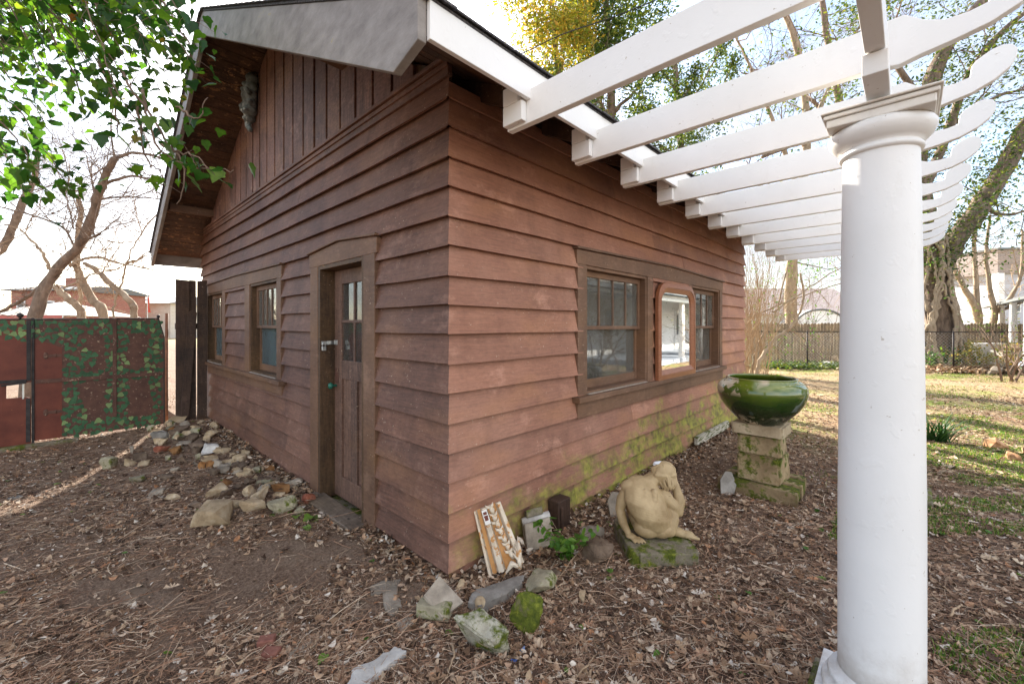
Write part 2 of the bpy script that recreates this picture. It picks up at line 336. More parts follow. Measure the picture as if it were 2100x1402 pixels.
def thing(name, label, cat, loc=(0, 0, 0), group=None):
    o = bpy.data.objects.new(name, None); COL.objects.link(o); o.location = loc; ORG[o.name] = Vector(loc); o.empty_display_size = .1
    return tag(o, label, cat, group)
def npmesh(name, V, F, mats, midx=None, smooth=False, parent=None):
    """V (n,3), F (m,k) numpy"""
    me = bpy.data.meshes.new(name); n, k = F.shape
    me.vertices.add(len(V)); me.vertices.foreach_set('co', np.ascontiguousarray(V, dtype=np.float32).ravel())
    me.loops.add(n * k); me.loops.foreach_set('vertex_index', np.ascontiguousarray(F, dtype=np.int32).ravel())
    me.polygons.add(n); me.polygons.foreach_set('loop_start', np.arange(0, n * k, k, dtype=np.int32)); me.polygons.foreach_set('loop_total', np.full(n, k, dtype=np.int32))
    for m in (mats if isinstance(mats, (list, tuple)) else [mats]): me.materials.append(M[m])
    if midx is not None: me.polygons.foreach_set('material_index', midx.astype(np.int32))
    if smooth: me.polygons.foreach_set('use_smooth', np.ones(n, dtype=bool))
    me.update(calc_edges=True); me.validate()
    o = bpy.data.objects.new(name, me); COL.objects.link(o)
    if parent is not None: o.parent = parent; o.location = -ORG[parent.name]
    return o
def rotmats(rs, n, tilt, spin=None):
    """random spin about z then tilt by up to 'tilt' rad about a random horizontal axis"""
    a = rs.uniform(0, 2 * np.pi, n) if spin is None else spin; b = rs.normal(0, tilt, n); c = rs.uniform(0, 2 * np.pi, n)
    Z = np.zeros((n, 3, 3)); Z[:, 0, 0] = np.cos(a); Z[:, 0, 1] = -np.sin(a); Z[:, 1, 0] = np.sin(a); Z[:, 1, 1] = np.cos(a); Z[:, 2, 2] = 1
    ux, uy = np.cos(c), np.sin(c); cb, sb = np.cos(b), np.sin(b); T = np.zeros((n, 3, 3))
    T[:, 0, 0] = cb + ux * ux * (1 - cb); T[:, 0, 1] = ux * uy * (1 - cb); T[:, 0, 2] = uy * sb
    T[:, 1, 0] = ux * uy * (1 - cb); T[:, 1, 1] = cb + uy * uy * (1 - cb); T[:, 1, 2] = -ux * sb
    T[:, 2, 0] = -uy * sb; T[:, 2, 1] = ux * sb; T[:, 2, 2] = cb
    return T @ Z
def scatter(tv, tf, pos, rot, sc):
    n = len(pos); V = np.einsum('nij,kj->nki', rot, tv) * sc[:, None, None] + pos[:, None, :]
    F = tf[None] + (np.arange(n) * len(tv))[:, None, None]
    return V.reshape(-1, 3), F.reshape(-1, tf.shape[1])
# leaf templates (triangles), length about 1 along x, slightly cupped
def leaf_t(outline, fold=.16, curl=.15):
    P = [(0, 0, 0)] if False else []
    mid = [(x, 0.) for x in (0.02, .35, .7, 1.0)]
    V = []; F = []
    n = len(outline)
    for x, y in outline: V.append((x - .5, y, abs(y) * fold * 1.6 + curl * (x - .5) ** 2))
    c = len(V); V.append((0, 0, 0))
    for i in range(n): F.append((c, i, (i + 1) % n))
    return np.array(V), np.array(F)
OV = [(0, 0), (.2, .17), (.5, .24), (.8, .15), (1, 0), (.8, -.15), (.5, -.24), (.2, -.17)]
OAK = [(0, 0), (.12, .06), (.22, .17), (.30, .07), (.42, .28), (.52, .10), (.66, .33), (.74, .12), (.88, .22), (1, 0), (.88, -.22), (.74, -.12), (.66, -.33), (.52, -.10), (.42, -.28), (.30, -.07), (.22, -.17), (.12, -.06)]
IVY = [(0, 0), (-.06, .2), (.1, .40), (.25, .38), (.42, .46), (.55, .26), (.8, .14), (1, 0), (.8, -.14), (.55, -.26), (.42, -.46), (.25, -.38), (.1, -.40), (-.06, -.2)]
HEART = [(0, 0), (-.08, .18), (.04, .36), (.25, .40), (.5, .30), (.78, .12), (1, 0), (.78, -.12), (.5, -.30), (.25, -.40), (.04, -.36), (-.08, -.18)]
T_OV = leaf_t(OV, .3, .35); T_OV2 = leaf_t([(x, y * 1.5) for x, y in OV], -.35, .5); T_OAK = leaf_t(OAK, .35, .3); T_IVY = leaf_t(IVY, .15, -.2); T_HEART = leaf_t(HEART, .15, -.25)
T_BIT = (np.array([(-.5, -.2, 0), (.5, -.14, .05), (.42, .2, .1), (-.4, .16, .02)]), np.array([(0, 1, 2), (0, 2, 3)]))

# ---------------------------------------------------------------- ground
def gh(x, y):
    x = np.asarray(x, float); y = np.asarray(y, float)
    h = .018 * np.sin(x * 2.3 + 1.1) * np.sin(y * 1.9 + .4) + .010 * np.sin(x * 5.1 + y * 3.3) + .006 * np.sin(x * 9.7 - y * 8.1 + 2)
    h = h + .09 * np.exp(-(((x + .35) / .5) ** 2 + ((y - 5.4) / 1.1) ** 2)) + .05 * np.exp(-(((x + .5) / .5) ** 2 + ((y - 1.9) / .5) ** 2))
    h = h - .02 * np.exp(-(((x + .6) / .4) ** 2 + ((y - .9) / .5) ** 2))
    h = np.where((x > 0) & (y > 0) & (x < 6) & (y < 6.6), -.05, h)
    return h * np.clip(1.6 - np.hypot(x, y) / 40, .2, 1)
def ghz(x, y): return float(gh(x, y))
xs = np.concatenate([np.linspace(-400, -12, 14)[:-1], np.linspace(-12, -3, 20)[:-1], np.linspace(-3, 8, 200)[:-1], np.linspace(8, 30, 50)[:-1], np.linspace(30, 600, 14)])
ys = np.concatenate([np.linspace(-400, -12, 14)[:-1], np.linspace(-12, -3, 24)[:-1], np.linspace(-3, 8, 200)[:-1], np.linspace(8, 30, 40)[:-1], np.linspace(30, 600, 14)])
X, Y = np.meshgrid(xs, ys); Z = gh(X, Y)
V = np.stack([X.ravel(), Y.ravel(), Z.ravel()], 1); nx = len(xs); ii, jj = np.meshgrid(np.arange(nx - 1), np.arange(len(ys) - 1))
b0 = (jj * nx + ii).ravel(); F = np.stack([b0, b0 + 1, b0 + nx + 1, b0 + nx], 1)
tag(npmesh('ground', V, F, 'soil', smooth=True), 'brown leaf strewn soil turning to thin winter lawn', 'ground', kind='structure')

# ---------------------------------------------------------------- garage
HX, HYL = 6.05, 6.6
G = thing('wooden_garage', 'brown clapboard garage with a steep gable roof and a narrow door', 'garage', (3.0, 3.3, 0))
P0, PITCH = 1.451, .172
def off(z, z0): return .040 - .037 * (z - z0) / PITCH
rnd = random.Random(5)
def siding(mb, axis, L, openings, ztop=2.96, corner=True, plane=0, sgn=-1, zlimit=None, wob=1):
    """clapboards on the plane; boards run along 'axis'; openings (a0,a1,z0,z1)"""
    k = -9
    while True:
        z0 = P0 + PITCH * k; k += 1
        if z0 > ztop - .02: break
        z1 = min(z0 + PITCH + .018, ztop)
        joints = [L * f for f in ([rnd.uniform(.3, .75)] if rnd.random() < .8 else [rnd.uniform(.2, .4), rnd.uniform(.6, .85)])]
        cuts = sorted(set([0, L] + joints + [o for q in openings for o in q[:2] if q[2] < z1 and q[3] > z0 and 0 < o < L]))
        ph = rnd.uniform(0, 6)
        for a, b in zip(cuts[:-1], cuts[1:]):
            za, zb = z0, z1; skip = False; m = (a + b) / 2
            for q in openings:
                if q[0] < m < q[1] and q[2] < z1 and q[3] > z0:
                    if q[2] <= z0 + .01 and q[3] >= z1 - .025: skip = True
                    elif q[3] < z1 - .02 and q[2] <= z0: za = q[3]
                    elif q[2] > z0: zb = q[2]
                    else: skip = True
            if skip or zb - za < .012: continue
            g0 = .0015 if a in joints else 0; g1 = .0015 if b in joints else 0
            n = max(2, int((b - a) / .35) + 1); P = []
            out_j = rnd.uniform(0, .0025)
            for i in range(n):
                t = i / (n - 1); s = a + g0 + (b - a - g0 - g1) * t
                dz = .0035 * math.sin(s * 1.7 + ph) + .002 * math.sin(s * 5 + ph * 2)
                for zz, inner in ((za, 0), (zb, 0), (zb, 1), (za, 1)):
                    o_ = off(zz, z0) + out_j if not inner else (-.004 if zz == zb else max(-.004, off(zz, z0) - .016))
                    ss = s
                    if corner and i == 0 and a == 0: ss = -o_ if not inner else 0.004
                    z_ = zz + (dz if zz == za and za == z0 else dz * .3 if zz == za else dz * .6)
                    if axis == 'x': P.append((ss, plane + sgn * o_, z_))
                    else: P.append((plane + sgn * o_, ss, z_))
            Fs = []
            for i in range(n - 1):
                for q in range(4): Fs.append((4 * i + q, 4 * i + (q + 1) % 4, 4 * i + 4 + (q + 1) % 4, 4 * i + 4 + q))
            Fs += [(3, 2, 1, 0), (4 * n - 4, 4 * n - 3, 4 * n - 2, 4 * n - 1)]
            mb.add(P, Fs)
WR = (1.30, 4.86, .80, 2.10)      # window group hole on the side wall (covered by casing)
side = MB(); siding(side, 'x', HX, [(1.34, 2.56, .93, 2.02), (3.69, 4.80, .93, 2.02)], 2.93)
side.build('side_wall', 'siding_side_lit', G)
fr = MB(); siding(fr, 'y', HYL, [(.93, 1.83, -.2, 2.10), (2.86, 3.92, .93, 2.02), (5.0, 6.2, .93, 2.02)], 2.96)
fr.build('front_wall', 'siding_front_shaded', G)
bk = MB(); siding(bk, 'y', HYL, [], 2.96, False, HX, 1); siding(bk, 'x', HX, [], 2.93, False, HYL, 1); bk.build('back_wall', 'siding_front_shaded', G)
inn = MB(); inn.box(.0, HX, .0, HYL, -.06, -.03); inn.build('floor_slab', 'conc', G)
# gable board and batten above a moulded band
def rz(y):            # roof top surface height
    return 2.775 + .497 * (y + .60) if y < 3.19 else 2.775 + .497 * 3.79 - .52 * (y - 3.19)
GB = MB(); GB.prism([(0, 2.95), (HYL, 2.95), (HYL, rz(HYL) - .06), (3.19, rz(3.19) - .06), (0, rz(0) - .06)], lambda u, v, t: (t, u, v), -.006, .02)
GB.build('gable_panel', 'jamb', G); GB = MB(); GB.prism([(0, 2.95), (HYL, 2.95), (HYL, rz(HYL) - .06), (3.19, rz(3.19) - .06), (0, rz(0) - .06)], lambda u, v, t: (t, u, v), HX - .02, HX)
GB.build('gable_panel', 'jamb', G)
bt = MB(); y = .06
while y < HYL - .05:
    wd = .232 + rnd.uniform(-.012, .012); y1 = min(y + wd, HYL); zt0, zt1 = rz(y) - .07, rz(y1) - .07
    if min(zt0, zt1) > 3.1:
        xo = -.026 - rnd.uniform(0, .006)
        bt.add([(xo, y, 3.06), (xo, y1, 3.06), (xo, y1, zt1), (xo, y, zt0), (-.004, y, 3.06), (-.004, y1, 3.06), (-.004, y1, zt1), (-.004, y, zt0)],
               [(0, 1, 2, 3), (7, 6, 5, 4), (0, 4, 5, 1), (1, 5, 6, 2), (2, 6, 7, 3), (3, 7, 4, 0)])
    y = y1 + .034
bt.build('gable_board', 'batten', G, bevel=.003)
tb = MB(); tb.box(-.034, -.002, -.03, HYL, 2.955, 3.035); tb.box(-.062, -.030, -.045, HYL, 3.035, 3.062); tb.box(-.046, -.030, -.035, HYL, 3.0, 3.032)
tb.build('gable_band', 'siding_front_shaded', G, bevel=.004)
# roof
XF, XB = -.60, HX + .5; YN, YP, YF = -.60, 3.19, 6.98
def slab(mb, ya, yb, x0, x1, t0, t1):
    P = [(x, y, rz(y) + t) for t in (t0, t1) for x, y in ((x0, ya), (x1, ya), (x1, yb), (x0, yb))]
    mb.add(P, [(0, 3, 2, 1), (4, 5, 6, 7), (0, 1, 5, 4), (1, 2, 6, 5), (2, 3, 7, 6), (3, 0, 4, 7)])
rf = MB(); slab(rf, YN - .02, YP, XF - .03, XB, -.003, .012); slab(rf, YP, YF + .02, XF - .03, XB, -.003, .012)
# shingle tabs: overlapping courses with uneven lower edges
for ya, yb, dr in ((YN - .035, YP, 1), (YF + .035, YP, -1)):
    yy = ya
    while (yb - yy) * dr > .05:
        x = XF - .045
        while x < XB:
            wdt = rnd.uniform(.14, .3); d = rnd.uniform(0, .014); y0_ = yy - dr * d; y1_ = yy + dr * .16; xe = min(x + wdt - .006, XB)
            P = [(x, y0_, rz(y0_) + .020), (xe, y0_, rz(y0_) + .020), (xe, y1_, rz(y1_) + .014), (x, y1_, rz(y1_) + .014),
                 (x, y0_, rz(y0_) + .028), (xe, y0_, rz(y0_) + .028 + rnd.uniform(0, .004)), (xe, y1_, rz(y1_) + .020), (x, y1_, rz(y1_) + .020)]
            rf.add(P, [(0, 3, 2, 1), (4, 5, 6, 7), (0, 1, 5, 4), (1, 2, 6, 5), (2, 3, 7, 6), (3, 0, 4, 7)]); x += wdt
        yy += dr * .145
rf.build('roof', 'shingle', G)
sf = MB()
for ya, yb in ((YN + .03, YP), (YP, YF - .03)):      # roof deck boards seen from below
    n = int(abs(yb - ya) / .115); 
    for i in range(n):
        a = ya + (yb - ya) * i / n + .004; b = ya + (yb - ya) * (i + 1) / n - .004; slab(sf, a, b, XF + .02, XB - .02, -.034 - rnd.uniform(0, .003), -.006)
sf.build('roof_deck', 'soffit', G)
for k in range(11):
    x = .25 + k * .6; r = MB()
    if x < XB: 
        slab(r, YN + .05, YP - .02, x - .022, x + .022, -.165, -.040); slab(r, YP + .02, YF - .05, x - .022, x + .022, -.165, -.040); r.build('rafter', 'darkwood', G)
for yl in (1.3, 5.75):
    r = MB(); r.box(XF + .05, .02, yl - .045, yl + .045, rz(yl) - .17, rz(yl) - .075); r.build('lookout_beam', 'trim', G, bevel=.004)
# rake boards
def rake(pts, name):
    m = MB(); m.prism(pts, lambda u, v, t: (t, u, v), XF - .022, XF + .018); return m.build(name, 'grey_board', G, bevel=.004)
top = lambda y: rz(y) - .004
rk = rake([(YN, top(YN)), (YN, 2.60), (-.42, 2.545), (YP, top(YP) - .235), (YP, top(YP))], 'rake_board'); tag(rk, 'weathered grey board with a chamfered lower end')
rake([(YP + .003, top(YP)), (YP + .003, top(YP) - .235), (YF, rz(YF) - .22), (YF, top(YF))], 'rake_board')
m = MB(); m.box(XF + .022, XF + .05, YP - .02, YP + .02, rz(YP) - .25, rz(YP) - .06)
fx = MB(); fx.box(XF + .020, XB, YN - .020, YN + .004, 2.612, rz(YN) - .008); fx.box(XF + .03, XB - .01, YN + .006, YN + .028, 2.65, rz(YN) - .03)
tag(fx.build('eave_fascia', 'white', G, bevel=.003), 'white painted eave board')
fx = MB(); fx.box(XF + .02, XB, YF - .002, YF + .022, rz(YF) - .19, rz(YF) - .01); fx.build('eave_fascia', 'grey_board', G, bevel=.003)

# casings -------------------------------------------------------
def wallmap(axis):      # (along, out, z) -> world
    return (lambda a, o, z: (a, -o, z)) if axis == 'x' else (lambda a, o, z: (-o, a, z))
def wbox(mb, axis, a0, a1, o0, o1, z0, z1):
    if axis == 'x': mb.box(a0, a1, -o1, -o0, z0, z1)
    else: mb.box(-o1, -o0, a0, a1, z0, z1)
def header(mb, axis, a0, a1, zb, zt, peak, o1=.042):
    f = wallmap(axis); am = (a0 + a1) / 2
    mb.prism([(a0, zb), (a1, zb), (a1, zt), (am, zt + peak), (a0, zt)], lambda u, v, t: f(u, t, v), .0, o1)
    mb.prism([(a0 - .015, zt + .003), (am, zt + peak + .003), (a1 + .015, zt + .003), (a1 + .015, zt + .022), (am, zt + peak + .022), (a0 - .015, zt + .022)][::-1], lambda u, v, t: f(u, t, v), .0, o1 + .022)
def window(axis, a0, a1, z0, z1, upper_glass, lower_glass, nlites):
    """double-hung sash recessed in the wall"""
    fr = MB()
    for q in ((a0, a0 + .028, z0, z1), (a1 - .028, a1, z0, z1), (a0 + .028, a1 - .028, z1 - .028, z1), (a0 + .028, a1 - .028, z0, z0 + .022)):
        wbox(fr, axis, q[0], q[1], -.10, .030, q[2], q[3])
    W = fr.build('window', 'jamb' if axis == 'y' else 'trim', G, bevel=.002)
    zm = (z0 + z1) / 2 + .02
    for nm, za, zb, o, gl in (('upper_sash', zm - .02, z1 - .03, -.028, upper_glass), ('lower_sash', z0 + .024, zm + .012, -.062, lower_glass)):
        s = MB(); aa, ab = a0 + .03, a1 - .03; wd = .045
        wbox(s, axis, aa, aa + wd, o - .03, o, za, zb); wbox(s, axis, ab - wd, ab, o - .03, o, za, zb)
        wbox(s, axis, aa + wd, ab - wd, o - .031, o - .001, zb - (.05 if nm[0] == 'u' else .032), zb); wbox(s, axis, aa + wd, ab - wd, o - .031, o - .001, za, za + (.032 if nm[0] == 'u' else .075))
        if nm[0] == 'u':
            for i in range(1, nlites):
                c = aa + wd + (ab - aa - 2 * wd) * i / nlites; wbox(s, axis, c - .009, c + .009, o - .026, o - .004, za + .032, zb - .05)
        so_ = s.build(nm, 'trim', W, bevel=.002)
        g = MB(); wbox(g, axis, aa + wd - .005, ab - wd + .005, o - .019, o - .015, za + .02, zb - .02); g.build('pane', gl, so_)
    return W
# side wall: two windows with a clapboard bay between, one shared casing
window('x', 1.385, 2.50, .935, 2.0, 'glass_clear', 'glass_clear', 4)
window('x', 3.73, 4.745, .935, 2.0, 'glass_clear', 'glass_clear', 4)
c = MB(); wbox(c, 'x', 1.265, 1.385, 0, .040, .93, 2.0); wbox(c, 'x', 2.50, 2.63, 0, .040, .93, 2.0); wbox(c, 'x', 3.60, 3.73, 0, .040, .93, 2.0); wbox(c, 'x', 4.745, 4.86, 0, .040, .93, 2.0)
header(c, 'x', 1.25, 4.88, 2.0, 2.115, .035)
c.build('window_casing', 'trim', G, bevel=.003)
c = MB(); wbox(c, 'x', 1.225, 4.91, -.02, .085, .885, .93); wbox(c, 'x', 1.255, 4.87, 0, .046, .755, .882); c.build('window_sill', 'trim', G, bevel=.004)
for q in ((1.41, 2.48), (3.75, 4.72)): c = MB(); wbox(c, 'x', q[0], q[1], -.05, .05, .932, .940); c.build('dusty_ledge', 'sill_dust', G)
# gable wall windows
window('y', 2.86, 3.82, .945, 2.0, 'glass_clear', 'glass_blue', 5)
window('y', 5.14, 6.12, .945, 2.0, 'glass_clear', 'glass_blue', 5)
c = MB(); wbox(c, 'y', 2.73, 2.86, 0, .042, .94, 2.0); wbox(c, 'y', 3.82, 4.02, 0, .042, .94, 2.0); wbox(c, 'y', 4.98, 5.14, 0, .042, .94, 2.0); wbox(c, 'y', 6.12, 6.28, 0, .042, .94, 2.0)
header(c, 'y', 2.71, 6.30, 2.0, 2.125, .02)
c.build('window_casing', 'trim', G, bevel=.003)
c = MB(); wbox(c, 'y', 2.66, 6.36, -.02, .085, .895, .94); wbox(c, 'y', 2.70, 6.32, 0, .046, .785, .892); c.build('window_sill', 'trim', G, bevel=.004)
for q in ((2.88, 3.80), (5.16, 6.1)): c = MB(); wbox(c, 'y', q[0], q[1], -.05, .05, .942, .950); c.build('dusty_ledge', 'sill_dust', G)
# door
c = MB(); wbox(c, 'y', .80, .965, 0, .044, -.04, 2.02); wbox(c, 'y', 1.795, 1.96, 0, .044, -.02, 2.02); header(c, 'y', .775, 1.985, 2.02, 2.135, .045)
c.build('door_casing', 'trim', G, bevel=.004)
c = MB(); wbox(c, 'y', 1.755, 1.792, -.14, .040, -.01, 2.02); wbox(c, 'y', .968, 1.000, -.14, .040, -.01, 2.02); wbox(c, 'y', 1.0, 1.755, -.14, .040, 1.985, 2.018); wbox(c, 'y', 1.73, 1.753, -.14, -.1, 0, 1.98)
c.build('door_jamb', 'jamb', G, bevel=.003)
DA0, DA1, DZ0, DZ1 = 1.005, 1.722, .02, 1.98; o = -.075
dm = MB(); st = .135
wbox(dm, 'y', DA0, DA0 + st, o - .036, o, DZ0, DZ1); wbox(dm, 'y', DA1 - st, DA1, o - .036, o, DZ0, DZ1)
for za, zb in ((DZ0, .20), (1.045, 1.205), (1.86, DZ1)): wbox(dm, 'y', DA0 + st, DA1 - st, o - .0355, o - .0005, za, zb)
am = (DA0 + DA1) / 2
wbox(dm, 'y', am - .055, am + .055, o - .035, o - .001, .20, 1.045)
wbox(dm, 'y', am - .012, am + .012, o - .03, o - .004, 1.205, 1.86); wbox(dm, 'y', DA0 + st, am - .012, o - .03, o - .004, 1.525, 1.549); wbox(dm, 'y', am + .012, DA1 - st, o - .03, o - .004, 1.525, 1.549)
wbox(dm, 'y', DA0 + st, am - .055, o - .028, o - .018, .20, 1.045); wbox(dm, 'y', am + .055, DA1 - st, o - .028, o - .018, .20, 1.045)
D = dm.build('door', 'door', G, bevel=.003)
g = MB(); wbox(g, 'y', DA0 + st - .01, DA1 - st + .01, o - .02, o - .016, 1.2, 1.87); g.build('pane', 'glass', D)
g = MB(); kx = .075 - .045; g.lathe([(.0, -.03), (.020, -.028), (.028, -.014), (.026, .0), (.012, .012), (.010, .04)], (0, 0, 0), 16)
g.v = [(kx + .0 + z, 1.675 + y, .98 + x) for x, y, z in g.v]; kn = g.build('door_knob', plain('green_glass_knob', (.02, .12, .08), .15), D, True)
g = MB(); wbox(g, 'y', 1.64, 1.71, o, o + .004, 1.0, 1.13); g.build('lock_plate', 'rust', D, bevel=.002)
# hasp (plate on the door, bar across to the jamb)
g = MB(); wbox(g, 'y', 1.655, 1.72, o + .001, o + .008, 1.335, 1.375)
g.obox((.05, 1.742, 1.352), (.034, .008, 0), (-.0008, .004, 0), (0, 0, .016)); g.obox((-.0, 1.752, 1.349), (.028, 0, 0), (0, .004, 0), (0, 0, .016)); g.build('hasp', 'steel', G, bevel=.001)
pk = thing('padlock', 'small silver padlock hanging from the steel hasp on the door jamb', 'padlock', (-.015, 1.735, 1.29))
g = MB(); g.box(-.032, .002, 1.722, 1.742, 1.285, 1.322); g.build('lock_body', 'steel', pk, bevel=.003)
g = MB(); g.tube([(-.027, 1.732, 1.320), (-.027, 1.732, 1.342), (-.022, 1.732, 1.352), (-.015, 1.732, 1.356), (-.008, 1.732, 1.352), (-.003, 1.732, 1.342), (-.003, 1.732, 1.320)], .0035, 8); g.build('shackle', 'steel', pk, True)
# threshold
g = MB(); n = 14
for i in range(n):
    t = i / (n - 1)
g.add([(-.16, .93, -.03), (.0, .93, -.03), (.0, 1.83, -.01), (-.17, 1.83, -.01), (-.155, .95, .035), (.0, .95, .04), (.0, 1.83, .045), (-.165, 1.83, .04)], [(0, 3, 2, 1), (4, 5, 6, 7), (0, 1, 5, 4), (1, 2, 6, 5), (2, 3, 7, 6), (3, 0, 4, 7)])
bpy_o = g.build('door_threshold', wood_siding('worn_sill', False, (26, 2, 26), base=((.05, .036, .025), (.13, .095, .068), (.24, .19, .145)), peel=(.03, .02, .015), peel_th=.6), G, bevel=.008)
# old white-flaked base board by the far end of the side wall
g = MB(); g.obox((4.35, -.075, .09), (.62, 0, 0), (0, .022, 0), (0, 0, .05)); bo = g.build('base_board', simple('flaking_white_board', (.30, .26, .18), (.60, .56, .48), 9, .8, .8, .004, (1, 1, 6), spots=(7, .52, (.10, .11, .03))), None, bevel=.005, origin=(4.35, -.075, .04))
tag(bo, 'flaking white plank lying against the foot of the side wall', 'plank')

# wall sculpture on the gable
def blob_remesh(name, mb, vox, mats, parent=None, smooth_it=4, origin=None):
    o = mb.build(name, mats, parent, True, origin=origin)
    rm = o.modifiers.new('r', 'REMESH'); rm.mode = 'VOXEL'; rm.voxel_size = vox; rm.use_smooth_shade = True
    sm = o.modifiers.new('s', 'SMOOTH'); sm.iterations = smooth_it; sm.factor = .6
    bpy.context.view_layer.update(); dg = bpy.context.evaluated_depsgraph_get()
    me = bpy.data.meshes.new_from_object(o.evaluated_get(dg)); o.modifiers.clear(); o.data = me; me.name = name
    me.polygons.foreach_set('use_smooth', [True] * len(me.polygons))
    return o
def ell(mb, c, r, rot=(0, 0, 0), n=12):
    R = Euler(rot).to_matrix(); c = Vector(c); V = []; Fs = []
    for i in range(n + 1):
        th = math.pi * i / n
        for j in range(2 * n):
            ph = math.pi * j / n
            V.append(c + R @ Vector((r[0] * math.sin(th) * math.cos(ph), r[1] * math.sin(th) * math.sin(ph), r[2] * math.cos(th))))
    for i in range(n):
        for j in range(2 * n): Fs.append((i * 2 * n + j, i * 2 * n + (j + 1) % (2 * n), (i + 1) * 2 * n + (j + 1) % (2 * n), (i + 1) * 2 * n + j))
    mb.add(V, [f[::-1] for f in Fs])
def limb(mb, pts, rad, n=14):
    P = [Vector(p) for p in pts]; Q = []; Rr = []
    for i in range(len(P) - 1):
        for t in np.linspace(0, 1, 6)[:-1]: Q.append(P[i].lerp(P[i + 1], t)); Rr.append(rad[i] + (rad[i + 1] - rad[i]) * t)
    Q.append(P[-1]); Rr.append(rad[-1]); mb.tube(Q, Rr, n)
    for p, r in zip(P, rad): ell(mb, p, (r, r, r), n=8)
gm = MB(); gx = -.09
for yy, zz, ry, rz_ in ((3.52, 4.34, .05, .06), (3.56, 4.25, .09, .07), (3.60, 4.15, .13, .08), (3.62, 4.06, .14, .08), (3.60, 3.98, .11, .05), (3.64, 3.92, .06, .04)):
    ell(gm, (gx, yy, zz), (.07, ry, rz_))
for k in range(26):
    a = rnd.uniform(0, 6.28); ell(gm, (gx - .05 + rnd.uniform(-.02, .02), 3.58 + .11 * math.cos(a), 4.12 + .15 * math.sin(a)), (.03, .028, .03), n=6)
limb(gm, [(gx - .02, 3.58, 4.0), (gx - .08, 3.50, 3.955)], [.045, .02]); limb(gm, [(gx, 3.66, 3.93), (gx, 3.68, 3.85), (gx, 3.60, 3.78)], [.04, .035, .03])
ell(gm, (gx, 3.56, 4.39), (.04, .03, .04))
ws = blob_remesh('wall_sculpture', gm, .010, [simple('grey_patina', (.06, .065, .06), (.26, .28, .28), 14, .8, .8, .006, spots=(8, .6, (.42, .44, .42)))], None, 2, (gx, 3.6, 4.1))
tag(ws, 'grey weathered sculpture hanging high on the gable boards', 'sculpture')

# mirror hung between the side windows
mr = thing('hanging_mirror', 'tall mirror in a round cornered red brown wooden frame between the side windows', 'mirror', (3.18, -.06, .93))
def rrect(a0, a1, z0, z1, r, n=8):
    P = [(a0, z0), (a1, z0)]
    for i in range(n + 1): t = math.pi / 2 * i / n; P.append((a1 - r + r * math.cos(t), z1 - r + r * math.sin(t)))
    for i in range(n + 1): t = math.pi / 2 * (1 + i / n); P.append((a0 + r + r * math.cos(t), z1 - r + r * math.sin(t)))
    return P
def ring(mb, A, B, y0, y1, ya=None):
    n = len(A); V = [(u, y0, v) for u, v in A] + [(u, y0, v) for u, v in B] + [(u, y1, v) for u, v in A] + [(u, ya if ya is not None else y1, v) for u, v in B]; Fs = []
    for i in range(n):
        j = (i + 1) % n; Fs += [(i, j, n + j, n + i), (2 * n + i, 3 * n + i, 3 * n + j, 2 * n + j), (i, 2 * n + i, 2 * n + j, j), (n + i, n + j, 3 * n + j, 3 * n + i)]
    mb.add(V, Fs)
g = MB(); A = rrect(2.66, 3.70, .925, 1.965, .20); B = rrect(2.715, 3.645, .98, 1.91, .165); C_ = rrect(2.765, 3.595, 1.03, 1.86, .13)
ring(g, A, B, -.045, -.085, -.095); ring(g, B, C_, -.046, -.090, -.068); g.build('frame', 'mirrorwood', mr, bevel=.004)
g = MB(); Cc = rrect(2.755, 3.605, 1.02, 1.87, .13); g.prism(Cc, lambda u, v, t: (u, t, v), -.060, -.055); g.build('mirror_glass', 'mirror', mr)

# ---------------------------------------------------------------- pergola
PG = thing('white_pergola', 'white pergola with scroll ended rafters on round columns beside the garage', 'pergola', (2.5, -1.89, 0))
JZ0, JZ1 = 2.50, 2.665
def joist(x):
    m = MB(); w_ = .019
    ya, yb = -.46, -2.31
    P = [(ya, JZ0), (ya, JZ1), (-1.80, JZ1)]
    # scroll end: rise, dip, upturned rounded tip (u = -y)
    top_ = [(1.90, JZ1 + .004), (1.955, JZ1 + .004), (2.01, JZ1 - .042), (2.06, JZ1 - .066), (2.12, JZ1 - .068), (2.165, JZ1 - .058), (2.170, JZ1 - .012), (2.184, JZ1 + .008), (2.205, JZ1 + .022), (2.232, JZ1 + .038), (2.262, JZ1 + .044), (2.288, JZ1 + .034), (2.302, JZ1 + .010), (2.300, JZ1 - .022)]
    bot_ = [(2.282, JZ1 - .058), (2.236, JZ1 - .098), (2.17, JZ1 - .130), (2.08, JZ1 - .150), (2.0, JZ0 + .002), (1.94, JZ0 - .012), (1.88, JZ0 - .004), (1.84, JZ0)]
    P += [(-u, z) for u, z in top_] + [(-u, z) for u, z in bot_]
    # ear-clip friendly: quad strip between top and bottom instead of one ngon
    m.prism(P, lambda u, v, t: (t, u, v), x - w_, x + w_)
    return m
JX = [.035 + .60 * k for k in range(11)]
J0 = None
for k, x in enumerate([-.60] + JX if False else JX):
    o_ = joist(x).build('pergola_rafter', 'white', PG, bevel=.003)
    b = MB(); b.box(x - .056, x - .021, -.592, -.463, JZ0 + .010, 2.608); b.box(x - .056, x - .021, -.562, -.463, 2.609, 2.70); b.build('rafter_block', 'white', PG, bevel=.004)
b = MB(); b.box(-3.6, 6.6, -1.915, -1.865, 2.355, JZ0 - .002); b.build('beam', 'white', PG, bevel=.003)
b = MB(); b.box(.18, 6.55, -1.922, -1.858, 2.285, 2.352); b.build('under_beam', 'white', PG, bevel=.003)
